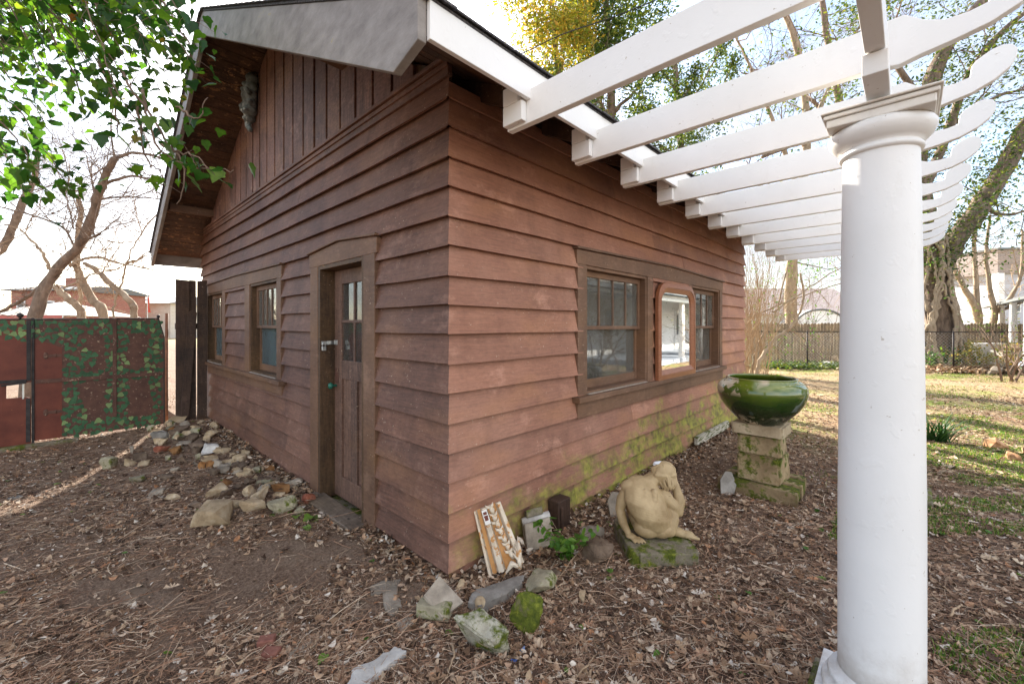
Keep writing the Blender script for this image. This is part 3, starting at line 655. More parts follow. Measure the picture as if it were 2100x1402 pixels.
def column(x, y, nm='column'):
    m = MB(); prof = []
    for i in range(20):
        t = i / 19; z = .20 + (2.135 - .20) * t; prof.append((.1235 - .016 * max(0, t - .3) ** 1.3 / .7 ** 1.3, z))
    m.lathe([(0.0, .20)] + prof, (x, y, 0), 64); c_ = m.build(nm, 'white', PG, True)
    m = MB(); m.lathe([(.1075, 2.118), (.117, 2.121), (.121, 2.129), (.117, 2.137), (.111, 2.140), (.112, 2.146), (.126, 2.154), (.142, 2.170), (.151, 2.188), (.152, 2.204), (.145, 2.216), (.0, 2.216)], (x, y, 0), 64); m.build('echinus', 'white', c_, True)
    m = MB(); a = .142
    m.box(x - a, x + a, y - a, y + a, 2.217, 2.246); a = .150; m.box(x - a, x + a, y - a, y + a, 2.2465, 2.262); a = .158
    m.add([(x - a, y - a, 2.264), (x + a, y - a, 2.264), (x + a, y + a, 2.264), (x - a, y + a, 2.264), (x - a, y - a, 2.272), (x + a, y - a, 2.272), (x + a, y + a, 2.272), (x - a, y + a, 2.272), (x - .05, y - .05, 2.284), (x + .05, y - .05, 2.284), (x + .05, y + .05, 2.284), (x - .05, y + .05, 2.284)], [(0, 3, 2, 1), (8, 9, 10, 11), (0, 1, 5, 4), (1, 2, 6, 5), (2, 3, 7, 6), (3, 0, 4, 7), (4, 5, 9, 8), (5, 6, 10, 9), (6, 7, 11, 10), (7, 4, 8, 11)])
    m.build('abacus', 'white_old', c_, bevel=.004)
    m = MB(); m.lathe([(0, .12), (.160, .12), (.172, .132), (.175, .148), (.168, .165), (.150, .172), (.148, .180), (.156, .190), (.150, .202), (.130, .206), (.124, .225)], (x, y, 0), 64)
    m.build('torus_base', 'white', c_, True)
    m = MB(); a = .19; m.box(x - a, x + a, y - a, y + a, .05, .12); m.build('plinth', 'white', c_, bevel=.004)
    m = MB(); a = .225; m.box(x - a, x + a, y - a, y + a, -.05, .047); m.build('footing', 'conc', c_, bevel=.01)
column(.50, -1.89); column(3.55, -1.89); column(6.3, -1.89)
#@@PART2
def smooth_path(P, n=4):
    out_ = []
    for i in range(len(P) - 1):
        p0 = P[max(i - 1, 0)]; p1 = P[i]; p2 = P[i + 1]; p3 = P[min(i + 2, len(P) - 1)]
        for k in range(n):
            t = k / n; out_.append(.5 * ((2 * p1) + (p2 - p0) * t + (2 * p0 - 5 * p1 + 4 * p2 - p3) * t * t + (3 * p1 - p0 - 3 * p2 + p3) * t ** 3))
    out_.append(P[-1]); return out_
# ---------------------------------------------------------------- rocks, slabs, garden pieces
def rock(loc, dims, seed, mat, rotz=0, tilt=0, ang=0.5, name='stone', label=None, cat='stone', group=None, flat=0, parent=None, sub=2):
    rr = random.Random(seed); bm = bmesh.new()
    for i in range(int(11 + 10 * (1 - ang))):
        v = Vector((rr.gauss(0, 1), rr.gauss(0, 1), rr.gauss(0, 1))).normalized()
        v = Vector([math.copysign(abs(c) ** (.55 + .25 * (1 - ang)), c) for c in v]); bm.verts.new(v * rr.uniform(.86, 1.08))
    r = bmesh.ops.convex_hull(bm, input=bm.verts)
    bmesh.ops.delete(bm, geom=[e for e in r['geom_interior'] if isinstance(e, bmesh.types.BMVert)], context='VERTS')
    bmesh.ops.bevel(bm, geom=list(bm.edges), offset=.10 + .14 * (1 - ang), segments=2, affect='EDGES', clamp_overlap=True)
    bmesh.ops.triangulate(bm, faces=bm.faces)
    bmesh.ops.subdivide_edges(bm, edges=list(bm.edges), cuts=sub, use_grid_fill=True)
    R = Euler((tilt, rr.uniform(-.12, .12), rotz)).to_matrix(); md = max(dims); o3 = Vector((seed * 3.7, seed * 1.3, 0))
    for v in bm.verts:
        p = Vector((v.co.x * dims[0] / 2, v.co.y * dims[1] / 2, v.co.z * dims[2] / 2)); n = v.co.normalized()
        p += n * (mn.fractal(p * (3.2 / md) + o3, 1, 2, 4) * md * .055); v.co = R @ p
    me = bpy.data.meshes.new(name); bm.to_mesh(me); bm.free(); me.materials.append(M[mat]); me.polygons.foreach_set('use_smooth', [True] * len(me.polygons))
    o = bpy.data.objects.new(name, me); COL.objects.link(o); ORG[o.name] = Vector(loc)
    try: me.set_sharp_from_angle(angle=R_(38))
    except Exception: pass
    if parent is not None: o.parent = parent; o.location = Vector(loc) - ORG[parent.name]
    else: o.location = loc; tag(o, label, cat, group)
    return o
def grock(px, py, wpx, hpx, mat, seed, label, group=None, dz=.33, ratio=.8, ang=.85, rotz=None, sub=2):
    """stone whose foot is seen at px,py and that looks wpx x hpx big"""
    p = gp(px, py, .02); z = (p - CAM).dot(Vector((D1[1], D2[1], 0))); k = z / FPX
    wd = wpx * k / math.sqrt(1 + ((px - 1050) / FPX) ** 2) ** .5; h = max(.03, hpx * k * 1.0)
    g = ghz(p.x, p.y)
    return rock((p.x, p.y, g + h * dz), (wd, wd * ratio, h), seed, mat, R_(-46) + (rnd.uniform(-.5, .5) if rotz is None else rotz), 0, ang, 'stone', label, 'stone', group, sub=sub)
L_ = [ # px, py, w, h, mat, label
 (444, 1080, 92, 56, 'st_tan', 'largest pale tan limestone block in front of the stone row by the door'),
 (519, 1056, 52, 32, 'st_tan', 'tan stone between the largest block and the mossy one in the front row'),
 (577, 1050, 66, 40, 'st_lich', 'olive lichened stone at the right end of the front row'),
 (480, 1050, 36, 24, 'st_tan', 'small tan stone just right of the largest pale block'),
 (533, 1026, 40, 32, 'st_tan', 'upright pale tan stone in the back row by the door'),
 (510, 1018, 32, 28, 'st_tan', 'smaller pale stone left of the upright one in the back row'),
 (575, 1013, 46, 24, 'st_orange', 'rust orange stone in the back row by the door'),
 (447, 1014, 64, 30, 'st_tan', 'long light stone behind the largest pale block'),
 (632, 1028, 30, 26, 'st_red', 'reddish stone beside the door casing'),
 (604, 996, 36, 20, 'st_grey', 'grey stone by the wall left of the door'),
 (570, 990, 26, 16, 'st_brown', 'small brown stone under the clapboards near the door'),
 (430, 926, 46, 22, 'st_white', 'white angular stone in the pile by the wall'),
 (434, 902, 36, 18, 'st_tan', 'tan stone behind the white angular one'),
 (400, 893, 28, 16, 'st_tan', 'round tan stone in the upper pile'),
 (376, 896, 36, 18, 'st_brown', 'round brown stone left of the round tan one in the upper pile'),
 (335, 902, 50, 18, 'st_slate', 'flat blue grey stone at the left of the pile'),
 (406, 922, 50, 22, 'st_brown', 'long brown stone left of the white angular one'),
 (358, 926, 32, 20, 'st_orange', 'orange stone in the middle of the pile'),
 (331, 924, 34, 16, 'st_red', 'dark red flat stone in the middle of the pile'),
 (292, 940, 40, 20, 'st_brown', 'low brown stone at the lower left of the pile'),
 (221, 955, 36, 32, 'st_lich', 'lone upright olive stone left of the pile'),
 (294, 950, 26, 16, 'st_tan', 'small tan cobble below the low brown stone'),
 (285, 980, 44, 18, 'st_lich', 'flat greenish stone by the sunlit streak'),
 (267, 950, 24, 20, 'st_tan', 'small sunlit pale cobble at the end of the light streak'),
 (323, 1008, 36, 14, 'st_grey', 'flat grey stone in the middle of the loose stones'),
 (353, 1020, 34, 14, 'st_tan', 'flat tan stone sunk in the leaves'),
 (344, 976, 34, 14, 'st_brown', 'brown cobble below the dark red flat stone'),
 (360, 962, 24, 12, 'st_grey', 'small pale grey stone above the brown cobble'),
 (410, 876, 20, 14, 'st_tan', 'small stone against the plank fence foot'),
 (439, 885, 20, 18, 'st_tan', 'small upright pale stone against the wall'),
 (406, 1042, 44, 14, 'st_brown', 'flat brown stone left of the largest pale block'),
 (438, 1044, 28, 14, 'st_tan', 'little tan stone peeping over the largest pale block'),
 (549, 958, 24, 14, 'st_orange', 'small orange brown stone at the wall above the stone rows'),
 (465, 1022, 30, 22, 'st_brown', 'brown stone tucked behind the long light stone'),
 (30, 1018, 34, 8, 'st_slate', 'flat dark paving slab at the left edge of the yard'),
]
for i, (px, py, w_, h_, m_, lb) in enumerate(L_): grock(px, py, w_, h_, m_, 11 + i, lb, 'loose stones along the gable wall')
rr_ = random.Random(77)
for i in range(120):        # small cobbles that nothing tells apart
    t = rr_.random(); px = 300 + 330 * t + rr_.gauss(0, 22); py = 885 + 130 * t + rr_.gauss(0, 15)
    p = gp(px, py)
    if p.x > -.08: continue
    grock(px, py, rr_.uniform(13, 34), rr_.uniform(9, 20), rr_.choice(['st_tan', 'st_tan', 'st_brown', 'st_brown', 'st_grey', 'st_lich', 'st_orange']), 100 + i, 'small cobble half buried among dead leaves along the gable wall', 'small cobbles among the dead leaves', sub=1)
# stones round the corner
def slabp(name, poly, h0, th, mat, label, cat, tiltf=None, seed=1):
    """flat irregular slab outlined by ground points"""
    P = [gp(x, y, h0) for x, y in poly]; c = sum(P, Vector()) / len(P); g = ghz(c.x, c.y)
    rs = random.Random(seed); Q = []
    for i in range(len(P)):
        a, b = P[i], P[(i + 1) % len(P)]
        for k in range(5): q = a.lerp(b, k / 5); Q.append((q.x + rs.gauss(0, .004), q.y + rs.gauss(0, .004)))
    m = MB(); tf = tiltf or (lambda x, y: 0)
    n = len(Q); V = [(x, y, g + h0 + tf(x, y) - th) for x, y in Q] + [(x, y, g + h0 + tf(x, y) - .004) for x, y in Q] + [(c.x + (x - c.x) * .95, c.y + (y - c.y) * .95, g + h0 + tf(x, y)) for x, y in Q]
    V += [(c.x, c.y, g + h0 + tf(c.x, c.y) + .002)]
    Fs = [tuple(range(n - 1, -1, -1))] + [(i, (i + 1) % n, n + (i + 1) % n, n + i) for i in range(n)] + [(n + i, n + (i + 1) % n, 2 * n + (i + 1) % n, 2 * n + i) for i in range(n)] + [(2 * n + i, 2 * n + (i + 1) % n, 3 * n) for i in range(n)]
    m.add(V, Fs); return tag(m.build(name, mat, None, origin=c), label, cat)
slabp('flagstone', [(758, 1196), (785, 1184), (822, 1182), (815, 1212), (822, 1235), (805, 1256), (788, 1238), (782, 1212), (760, 1212)], .015, .04, 'st_grey', 'grey flagstone set in the soil left of the corner', 'flagstone', seed=2)
slabp('flagstone', [(808, 1262), (845, 1250), (852, 1270), (822, 1286)], .012, .04, 'st_grey', 'small grey flagstone fragment below the corner flagstone', 'flagstone', seed=3)
slabp('flagstone', [(722, 1372), (770, 1352), (812, 1325), (834, 1333), (800, 1360), (765, 1388), (745, 1420), (700, 1425)], .03, .05, 'st_white', 'long pale flagstone at the bottom edge of the yard', 'flagstone', seed=4)
slabp('flagstone', [(585, 1330), (650, 1308), (660, 1318), (600, 1345)], .004, .03, 'st_grey', 'half buried flagstone right of the bricks', 'flagstone', seed=5)
slabp('flagstone', [(215, 1195), (300, 1188), (318, 1215), (240, 1240), (205, 1225)], .000, .03, 'st_brown', 'worn paving stone level with the soil at left', 'flagstone', seed=6)
slabp('flagstone', [(960, 1228), (968, 1205), (1010, 1192), (1075, 1172), (1072, 1188), (1030, 1215), (985, 1235)], .045, .06, 'st_slate', 'dark grey slab under the terracotta fragment', 'slab', seed=7)
g = MB(); q = gp(893, 1255, .03); g.obox((q.x + .0, q.y + .01, .04), (.045, -.075, .0), (.03, .018, 0), (0, 0, .035)); o = g.build('stone_block', 'st_lich', None, bevel=.008, origin=(q.x, q.y, .04)); tag(o, 'narrow mossy stone block under the tilted slate', 'stone')
# tilted slate leaning on it
A = [gp(868, 1222, .10), gp(900, 1182, .13), gp(950, 1236, .05), gp(905, 1268, .03)]; nrm = (A[1] - A[0]).cross(A[3] - A[0]).normalized()
if nrm.z < 0: nrm = -nrm
g = MB(); g.add([a - nrm * .012 for a in A] + [a + nrm * .012 for a in A], [(0, 1, 2, 3), (7, 6, 5, 4), (0, 4, 5, 1), (1, 5, 6, 2), (2, 6, 7, 3), (3, 7, 4, 0)]); c = sum(A, Vector()) / 4
tag(g.build('slate_slab', 'st_grey', None, bevel=.004, origin=c), 'smooth grey slate tilted on a block at the garage corner', 'slab')
def prock(px, py, w, d, h, mat, seed, label, ang=.6, rotz=0, dz=.3, tilt=0, sub=4, cat='stone', name='stone'):
    p = gp(px, py, .0); return rock((p.x, p.y, ghz(p.x, p.y) + h * dz), (w, d, h), seed, mat, rotz, tilt, ang, name, label, cat, sub=sub)
prock(985, 1330, .31, .24, .19, 'st_moss', 505, 'large pale rock patched with yellow moss in the foreground', .9, R_(-30), .30)
prock(1082, 1275, .19, .11, .22, 'st_green', 513, 'upright rock wholly covered in green moss', 1.0, R_(-70), .32, R_(-14))
prock(1104, 1208, .21, .16, .13, 'st_lich', 515, 'angular greenish rock behind the moss covered one', .9, R_(10), .3)
prock(1196, 1222, .07, .05, .06, 'st_tan', 520, 'little pale rock alone among the oak leaves', .9, 0, .3, 0, 2)
prock(1137, 1180, .10, .08, .05, 'st_brown', 522, 'speckled cobble in front of the leafy sprig', .1, 0, .3, 0, 2)
prock(943, 1208, .07, .06, .06, 'st_tan', 524, 'rough tan lump between slate and dark slab', .4, 0, .3, 0, 2)
prock(1215, 1098, .20, .12, .09, 'st_grey', 527, 'curved pale grey stone by the leafy sprig', .2, R_(-20), .35)
# bricks
for (px, py, rz__, lb) in ((546, 1322, .25, 'broken red brick standing proud of the leaves'), (556, 1342, .0, 'red brick sunk beside the broken brick')):
    p = gp(px, py); g = MB(); g.obox((p.x, p.y, ghz(p.x, p.y) + (.018 if rz__ else .004)), (.036 * math.cos(rz__ - .8), .036 * math.sin(rz__ - .8), 0), (-.026 * math.sin(rz__ - .8), .026 * math.cos(rz__ - .8), 0), (0, 0, .028)); tag(g.build('brick', 'brick', None, bevel=.006, origin=p), lb, 'brick')
# hollow wood lump
p = gp(984, 1238, .02); g = MB(); ax = (CAM - p).normalized() * .04; g.tube([p - ax, p + Vector((0, 0, .01)), p + ax * .6, p + ax * .6, p + ax * .45, p + ax * .1], [.022, .030, .026, .017, .014, .0], 12, False)
tag(g.build('hollow_wood', 'st_tan', None, True, origin=p), 'short hollow piece of pale wood before the terracotta fragment', 'wood')
# grey moulding fragment
p = gp(1108, 1128, 0); fm = thing('moulding_fragment', 'grey stone moulding fragment with a rolled edge leaning at the wall', 'stone fragment', (p.x, p.y, 0))
ux = Vector((.80, -.45, .12)).normalized(); uz = Vector((.25, .38, .80)).normalized(); uy = uz.cross(ux).normalized(); c0 = Vector((p.x + .02, p.y + .04, .085))
g = MB(); g.obox(c0, ux * .095, uy * .04, uz * .085); g.build('block', 'st_grey', fm, bevel=.008)
g = MB(); g.tube([c0 + uz * .10 - ux * .10, c0 + uz * .10 + ux * .10], .026, 14); g.build('rolled_edge', 'st_white', fm, True)
g = MB(); g.obox(c0 + uz * .14 - ux * .01, ux * .06, uy * .035, uz * .025); g.build('upper_ledge', 'conc', fm, bevel=.006)
# terracotta relief leaning on the side wall
RL = thing('terracotta_fragment', 'cream and orange terracotta moulding with carved leaves leaning on the wall', 'architectural fragment', (.27, -.16, 0))
base = Vector((.265, -.215, .045)); topc = Vector((.245, -.055, .40)); up = (topc - base).normalized(); rt = Vector((.78, -.62, .10)); rt = (rt - up * rt.dot(up)).normalized(); nn = rt.cross(up).normalized()
if nn.dot(CAM - base) < 0: nn = -nn
H_ = .37
# cross-section across the width (u) and depth (n): flange, groove, ridge, wide field, ridge
def sec(t): 
    k = (1 + .30 * (1 - t)) * .84 ; return [(-.105 * k, .0), (-.105 * k, .030), (-.092 * k, .032), (-.083 * k, .010), (-.055 * k, .008), (-.046 * k, .050), (-.018 * k, .062), (-.008 * k, .030), (.06 * k, .022), (.075 * k, .052), (.10 * k, .050), (.10 * k, .0)]
g = MB(); NS = 14; V = []; Fs = []
for i in range(NS + 1):
    t = i / NS
    for u, d in sec(t): V.append(base + up * H_ * t + rt * u + nn * (d - .02))
ns = 12
for i in range(NS):
    for j in range(ns): Fs.append((i * ns + j, i * ns + (j + 1) % ns, (i + 1) * ns + (j + 1) % ns, (i + 1) * ns + j))
Fs += [tuple(range(ns - 1, -1, -1)), tuple(NS * ns + j for j in range(ns))]
g.add(V, Fs); g.build('moulding', 'terra', RL, bevel=.003)
for (u0, u1, d) in ((-.080, -.057, .0105), (-.006, .058, .0265)):
    g = MB()
    for i in range(NS):
        t0, t1 = i / NS, (i + 1) / NS; k0, k1 = (1 + .3 * (1 - t0)) * .84, (1 + .3 * (1 - t1)) * .84; dd = lambda u: d - .018 + (.0 if u < 0 else 0)
        g.add([base + up * H_ * t0 + rt * u0 * k0 + nn * (d - .012), base + up * H_ * t0 + rt * u1 * k0 + nn * (d - .015), base + up * H_ * t1 + rt * u1 * k1 + nn * (d - .015), base + up * H_ * t1 + rt * u0 * k1 + nn * (d - .012)], [(0, 1, 2, 3)])
    g.build('orange_field', 'terra2', RL)
g = MB()      # garland down the field and acanthus at the foot
q = lambda u, t, d: base + up * H_ * t + rt * u * .84 + nn * d
gl = [(.015, 1.0), (.025, .86), (.020, .74), (.035, .62), (.032, .50), (.048, .38), (.05, .26), (.065, .12)]
for (a, b) in zip(gl[:-1], gl[1:]):
    g.tube([q(a[0], a[1], .02), q((a[0] + b[0]) / 2 + .004, (a[1] + b[1]) / 2, .034), q(b[0], b[1], .022)], [.010, .016, .010], 8)
    for sgn in (-1, 1): g.tube([q(a[0], a[1] - .03, .03), q(a[0] + sgn * .020, a[1] - .01, .034), q(a[0] + sgn * .030, a[1] + .03, .026)], [.010, .009, .002], 6)
for k in range(7):
    a = -1.0 + k * .26; g.tube([q(.085, -.02, .05), q(.085 - .045 * math.cos(a) - .01, .06 + .035 * k / 7 + .02, .075), q(.075 - .12 * (1 - k / 9), .10 - .16 * (1 - k / 7), .045)], [.012, .012, .003], 7)
for k in range(5):
    g.tube([q(.085, -.04, .05), q(.098 + .006 * k, .10 + .03 * k, .07), q(.09 + .02 * k - .03, .24 + .04 * k, .03)], [.013, .012, .003], 7)
g.build('carved_leaves', 'terra', RL, True)
g = MB(); lx = q(-.032, .86, .0445); g.obox(lx, rt * .0165, up * .042, nn * .002); lbm = simple('paper_label', (.66, .62, .56), (.80, .77, .72), 25, .8, .1, .001)
g.build('paper_label', lbm, RL)
g = MB()
for k, (cc, wv) in enumerate(((.92, .011), (.87, .012), (.845, .010), (.82, .011))): g.obox(q(-.032, cc, .0475), rt * wv, up * (.0055 if k else .008), nn * .0008)
g.build('label_marks', 'redpaint', RL)
# stump post by the wall
g = MB(); g.obox((.97, -.075, .09), (.075, 0, 0), (0, .05, 0), (0, 0, .13)); g.obox((.93, -.132, .07), (.012, 0, 0), (0, .008, 0), (0, 0, .11))
tag(g.build('wooden_post_stub', 'darkwood', None, bevel=.008, origin=(.97, -.08, 0)), 'short square dark wooden stub against the mossy side wall', 'post')
tag(rock((.80, -.50, .05), (.22, .20, .17), 601, 'st_brown', 0, 0, .5, 'tree_stump', None, 'x', sub=4), 'low rotten mossy brown stump beside the leafy sprig', 'stump')
# slates standing
def leaf_slab(name, c, ax, ay, th, mat, label):
    c, ax, ay = Vector(c), Vector(ax), Vector(ay); n_ = ax.cross(ay).normalized() * th; P = [(-1, -1), (.6, -1), (1, -.2), (.5, .9), (-.3, 1), (-1, .3)]
    g = MB(); g.add([c + ax * a + ay * b - n_ for a, b in P] + [c + ax * a + ay * b + n_ for a, b in P], [tuple(range(5, -1, -1)), tuple(range(6, 12))] + [(i, (i + 1) % 6, 6 + (i + 1) % 6, 6 + i) for i in range(6)])
    return tag(g.build(name, mat, None, bevel=.002, origin=c), label, 'slate')
p = gp(1265, 1052); leaf_slab('slate_slab', (p.x, p.y, .075), (.06, -.045, 0), (.03, .04, .08), .006, 'st_grey', 'upright grey slate behind the statue plinth')
p = gp(1493, 1008); leaf_slab('slate_slab', (p.x, p.y, .08), (.055, -.05, .0), (.05, .02, .09), .006, 'st_slate', 'dark blue slate propped beside the urn pedestal')
# ---------------------------------------------------------------- statue
u_ = Vector((.687, -.7267, 0)); v_ = Vector((.7267, .687, 0)); SC = Vector((1.165, -.715, 0)); SH = .10
ST = thing('crouching_statue', 'yellowish cast stone statue of a crouching nude figure seen from behind', 'statue', SC)
g = MB(); q = lambda a, b, z: tuple(SC + u_ * a + v_ * b + Vector((0, 0, z)))
hw, hd, nt_ = .215, .25, .05
P = [(-hw + nt_, -hd), (hw - nt_, -hd), (hw - nt_, -hd + .018), (hw - .01, -hd + .018), (hw, -hd + .045), (hw, hd - .04), (hw - .03, hd), (-hw + .03, hd), (-hw, hd - .04), (-hw, -hd + .045), (-hw + .01, -hd + .018), (-hw + nt_, -hd + .018)]
g.prism(P, lambda a, b, t: q(a, b, t), -.03, SH); g.build('plinth', 'conc', ST, bevel=.008)
g = MB(); Q = lambda a, b, z: Vector(q(a, b, z + SH))
E_ = lambda c, r, rot=(0, 0, 0): ell(g, Q(*c), r, (rot[0], rot[1], rot[2] + math.atan2(u_.y, u_.x)))
# one curved back: pelvis, waist and ribs as a chain of overlapping ellipsoids bending to the right
E_((-.050, -.035, .075), (.092, .080, .078)); E_((.035, -.040, .068), (.080, .076, .070)); E_((-.02, .03, .09), (.12, .09, .08))
ch_ = [(-.012, -.030, .11, .122, .092), (-.035, -.035, .18, .144, .104), (-.056, -.022, .26, .150, .108), (-.062, .012, .33, .140, .096), (-.055, .055, .38, .112, .068)]
for (a, b_) in zip(ch_[:-1], ch_[1:]):
    for t in np.linspace(0, 1, 5): c_ = [a[i] + (b_[i] - a[i]) * t for i in range(5)]; E_(c_[:3], (c_[3], c_[4], .075), (0, .36, 0))
for k in range(10):
    for s_ in (-1, 1): E_((-.052 - .004 * k + .0006 * k * k + s_ * .030, -.094 + .0012 * (k - 3) ** 2, .13 + .026 * k), (.024, .026, .034))
E_((-.145, .035, .375), (.062, .058, .058)); E_((.078, .030, .295), (.062, .056, .062))
limb(g, [Q(-.01, .07, .395), Q(.05, .10, .43), Q(.10, .13, .455)], [.060, .052, .055])
E_((.120, .14, .455), (.080, .088, .098), (.4, .3, 0)); E_((.105, .100, .480), (.078, .076, .080)); E_((.145, .12, .43), (.055, .06, .07))
E_((.135, .228, .405), (.016, .022, .02)); E_((.135, .205, .385), (.035, .03, .03))       # nose, chin
# hair strands falling from the crown to the neck
for k in range(13):
    a = -.65 + k * .115; limb(g, [Q(.105 + .060 * math.sin(a), .06 + .02 * abs(a), .535 - .02 * abs(a)), Q(.095 + .080 * math.sin(a * 1.3), .028 + .03 * abs(a), .465), Q(.115 + .060 * math.sin(a * 1.5), .045 + .02 * abs(a), .375)], [.010, .0125, .008], 7)
# left arm straight down to the plinth, hand with fingers
limb(g, [Q(-.150, .035, .365), Q(-.192, .045, .27), Q(-.213, .035, .185), Q(-.205, -.01, .10), Q(-.185, -.045, .045)], [.046, .042, .033, .030, .022])
E_((-.170, -.065, .025), (.035, .034, .017), (0, 0, .5))
for k in range(4): limb(g, [Q(-.175 + .018 * k, -.085, .022), Q(-.166 + .021 * k, -.112, .017), Q(-.158 + .022 * k, -.132 + .006 * abs(k - 1.5), .006)], [.0095, .009, .0075], 7)
limb(g, [Q(-.145, -.06, .024), Q(-.122, -.078, .014), Q(-.112, -.092, .007)], [.010, .009, .007], 7)
# right arm: shoulder - elbow on the knee - forearm up to the head
limb(g, [Q(.082, .02, .295), Q(.130, .0, .235), Q(.168, .005, .175)], [.054, .044, .036]); limb(g, [Q(.168, .005, .175), Q(.192, .03, .26), Q(.182, .08, .36), Q(.170, .12, .42)], [.036, .037, .028, .028])
for k in range(4): limb(g, [Q(.17 - .004 * k, .13, .41), Q(.168 - .012 * k, .135 + .01 * k, .455), Q(.150 - .014 * k, .13 + .012 * k, .49)], [.011, .010, .008], 7)
# legs: right folded with the foot out to the side, left knee raised in front
limb(g, [Q(.035, .0, .07), Q(.085, .06, .13), Q(.125, .13, .20)], [.072, .066, .05]); limb(g, [Q(.125, .13, .20), Q(.105, .05, .10), Q(.10, -.01, .035)], [.048, .048, .030])
limb(g, [Q(.10, -.005, .040), Q(.15, -.03, .038), Q(.185, -.045, .028)], [.040, .038, .032]); E_((.21, -.055, .028), (.042, .038, .028), (0, 0, -.3))
for k in range(5): limb(g, [Q(.225 - .006 * k, -.085 + .020 * k, .024), Q(.262 - .007 * k, -.094 + .022 * k, .017)], [.0135 - .0008 * k, .0120 - .0007 * k], 7)
limb(g, [Q(.105, .02, .235), Q(.112, -.030, .14), Q(.085, -.052, .055)], [.042, .050, .046])
limb(g, [Q(-.07, .03, .08), Q(-.09, .14, .16), Q(-.075, .20, .235)], [.07, .062, .046]); limb(g, [Q(-.075, .20, .235), Q(-.06, .215, .12), Q(-.05, .19, .03)], [.045, .042, .028]); E_((-.045, .205, .022), (.03, .02, .02))
fg = blob_remesh('figure', g, .0042, 'statue', ST, 3)
g = MB(); rs = random.Random(12)
for k in range(15):
    a = -1.15 + k * .155; w_ = .006 * math.sin(k * 2.3); P_ = [Q(.100 + .045 * math.sin(a), .080 - .010 * math.cos(a), .558 - .014 * abs(a)), Q(.100 + .082 * math.sin(a) + w_, .045 + .045 * abs(math.sin(a)), .520 - .012 * abs(a)), Q(.108 + .082 * math.sin(a) - w_, .026 + .055 * abs(math.sin(a)), .465), Q(.116 + .060 * math.sin(a) + w_ * 1.5, .006 + .05 * abs(math.sin(a)), .405), Q(.118 + .040 * math.sin(a) - w_ * 1.5, .004 + .03 * abs(a), .345 + .02 * rs.random())]
    g.tube(smooth_path(P_, 3), [.006, .009, .010, .0105, .0105, .0105, .010, .010, .0095, .009, .008, .006, .003][:len(smooth_path(P_, 3))], 6)
hr = g.build('hair', 'statue', ST, True)
for v in hr.data.vertices: v.co.z = SH + (v.co.z - SH) * .81
for v in fg.data.vertices: v.co.z = SH + (v.co.z - SH) * .81
g = MB(); E2 = lambda c, r: ell(g, Q(*c), r, (0, 0, math.atan2(u_.y, u_.x)), 10); E2((.085, .110, .440), (.046, .030, .012)); E2((.060, .115, .428), (.022, .026, .014)); g.build('chipped_crown', 'chip', ST, True)
# ---------------------------------------------------------------- urn on its pedestal
px0, py0 = 2.86, -.985
PD = thing('stone_pedestal', 'square mossy sandstone pedestal of stacked blocks under the green urn', 'pedestal', (px0, py0, 0))
def stone_box(nm, w, d, z0, z1, mat, seed, dx=0, dy=0, rough_=.012, rot=0):
    bm = bmesh.new(); bmesh.ops.create_cube(bm, size=1); bmesh.ops.bevel(bm, geom=list(bm.edges), offset=.05, segments=2, affect='EDGES'); bmesh.ops.triangulate(bm, faces=bm.faces); bmesh.ops.subdivide_edges(bm, edges=list(bm.edges), cuts=4, use_grid_fill=True)
    R = Matrix.Rotation(rot, 3, 'Z')
    for v in bm.verts:
        p = Vector((v.co.x * w, v.co.y * d, v.co.z * (z1 - z0))); n = Vector((v.co.x, v.co.y, 0)); p += n * 2 * mn.fractal(p * 6 + Vector((seed, 0, 0)), 1, 2, 4) * rough_; v.co = R @ p
    me = bpy.data.meshes.new(nm); bm.to_mesh(me); bm.free(); me.materials.append(M[mat]); me.polygons.foreach_set('use_smooth', [True] * len(me.polygons)); me.set_sharp_from_angle(angle=R_(40))
    o = bpy.data.objects.new(nm, me); COL.objects.link(o); o.parent = PD; o.location = (dx, dy, (z0 + z1) / 2); return o
stone_box('upper_block', .32, .335, .345, .515, 'sand_moss', 1, 0, 0, .02, .02); stone_box('lower_block', .33, .35, .10, .342, 'sand_moss', 5, .005, .0, .02, -.02)
stone_box('capstone', .37, .41, .518, .612, 'sand', 3, 0, .01, .006)
for i, (dx, dy, w_, d_) in enumerate(((-.21, 0, .11, .62), (-.09, 0, .11, .60), (.03, .0, .11, .61), (.15, 0, .11, .60), (.27, 0, .10, .58))):
    stone_box('base_timber', w_ - .012, d_, -.02, .10 - .006 * (i % 2), 'st_green' if i % 2 else 'sand_moss', 20 + i, dx, dy, .006)
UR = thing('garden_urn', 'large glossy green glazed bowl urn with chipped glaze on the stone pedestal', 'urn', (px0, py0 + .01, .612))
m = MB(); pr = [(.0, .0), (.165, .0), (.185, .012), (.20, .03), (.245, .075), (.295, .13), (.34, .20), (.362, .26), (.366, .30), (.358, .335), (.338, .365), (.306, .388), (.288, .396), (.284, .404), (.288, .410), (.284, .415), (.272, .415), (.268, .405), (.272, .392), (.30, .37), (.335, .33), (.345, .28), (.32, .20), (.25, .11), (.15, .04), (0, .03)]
m.lathe(pr, (px0, py0 + .01, .612), 96); m.build('bowl', 'urn', UR, True)
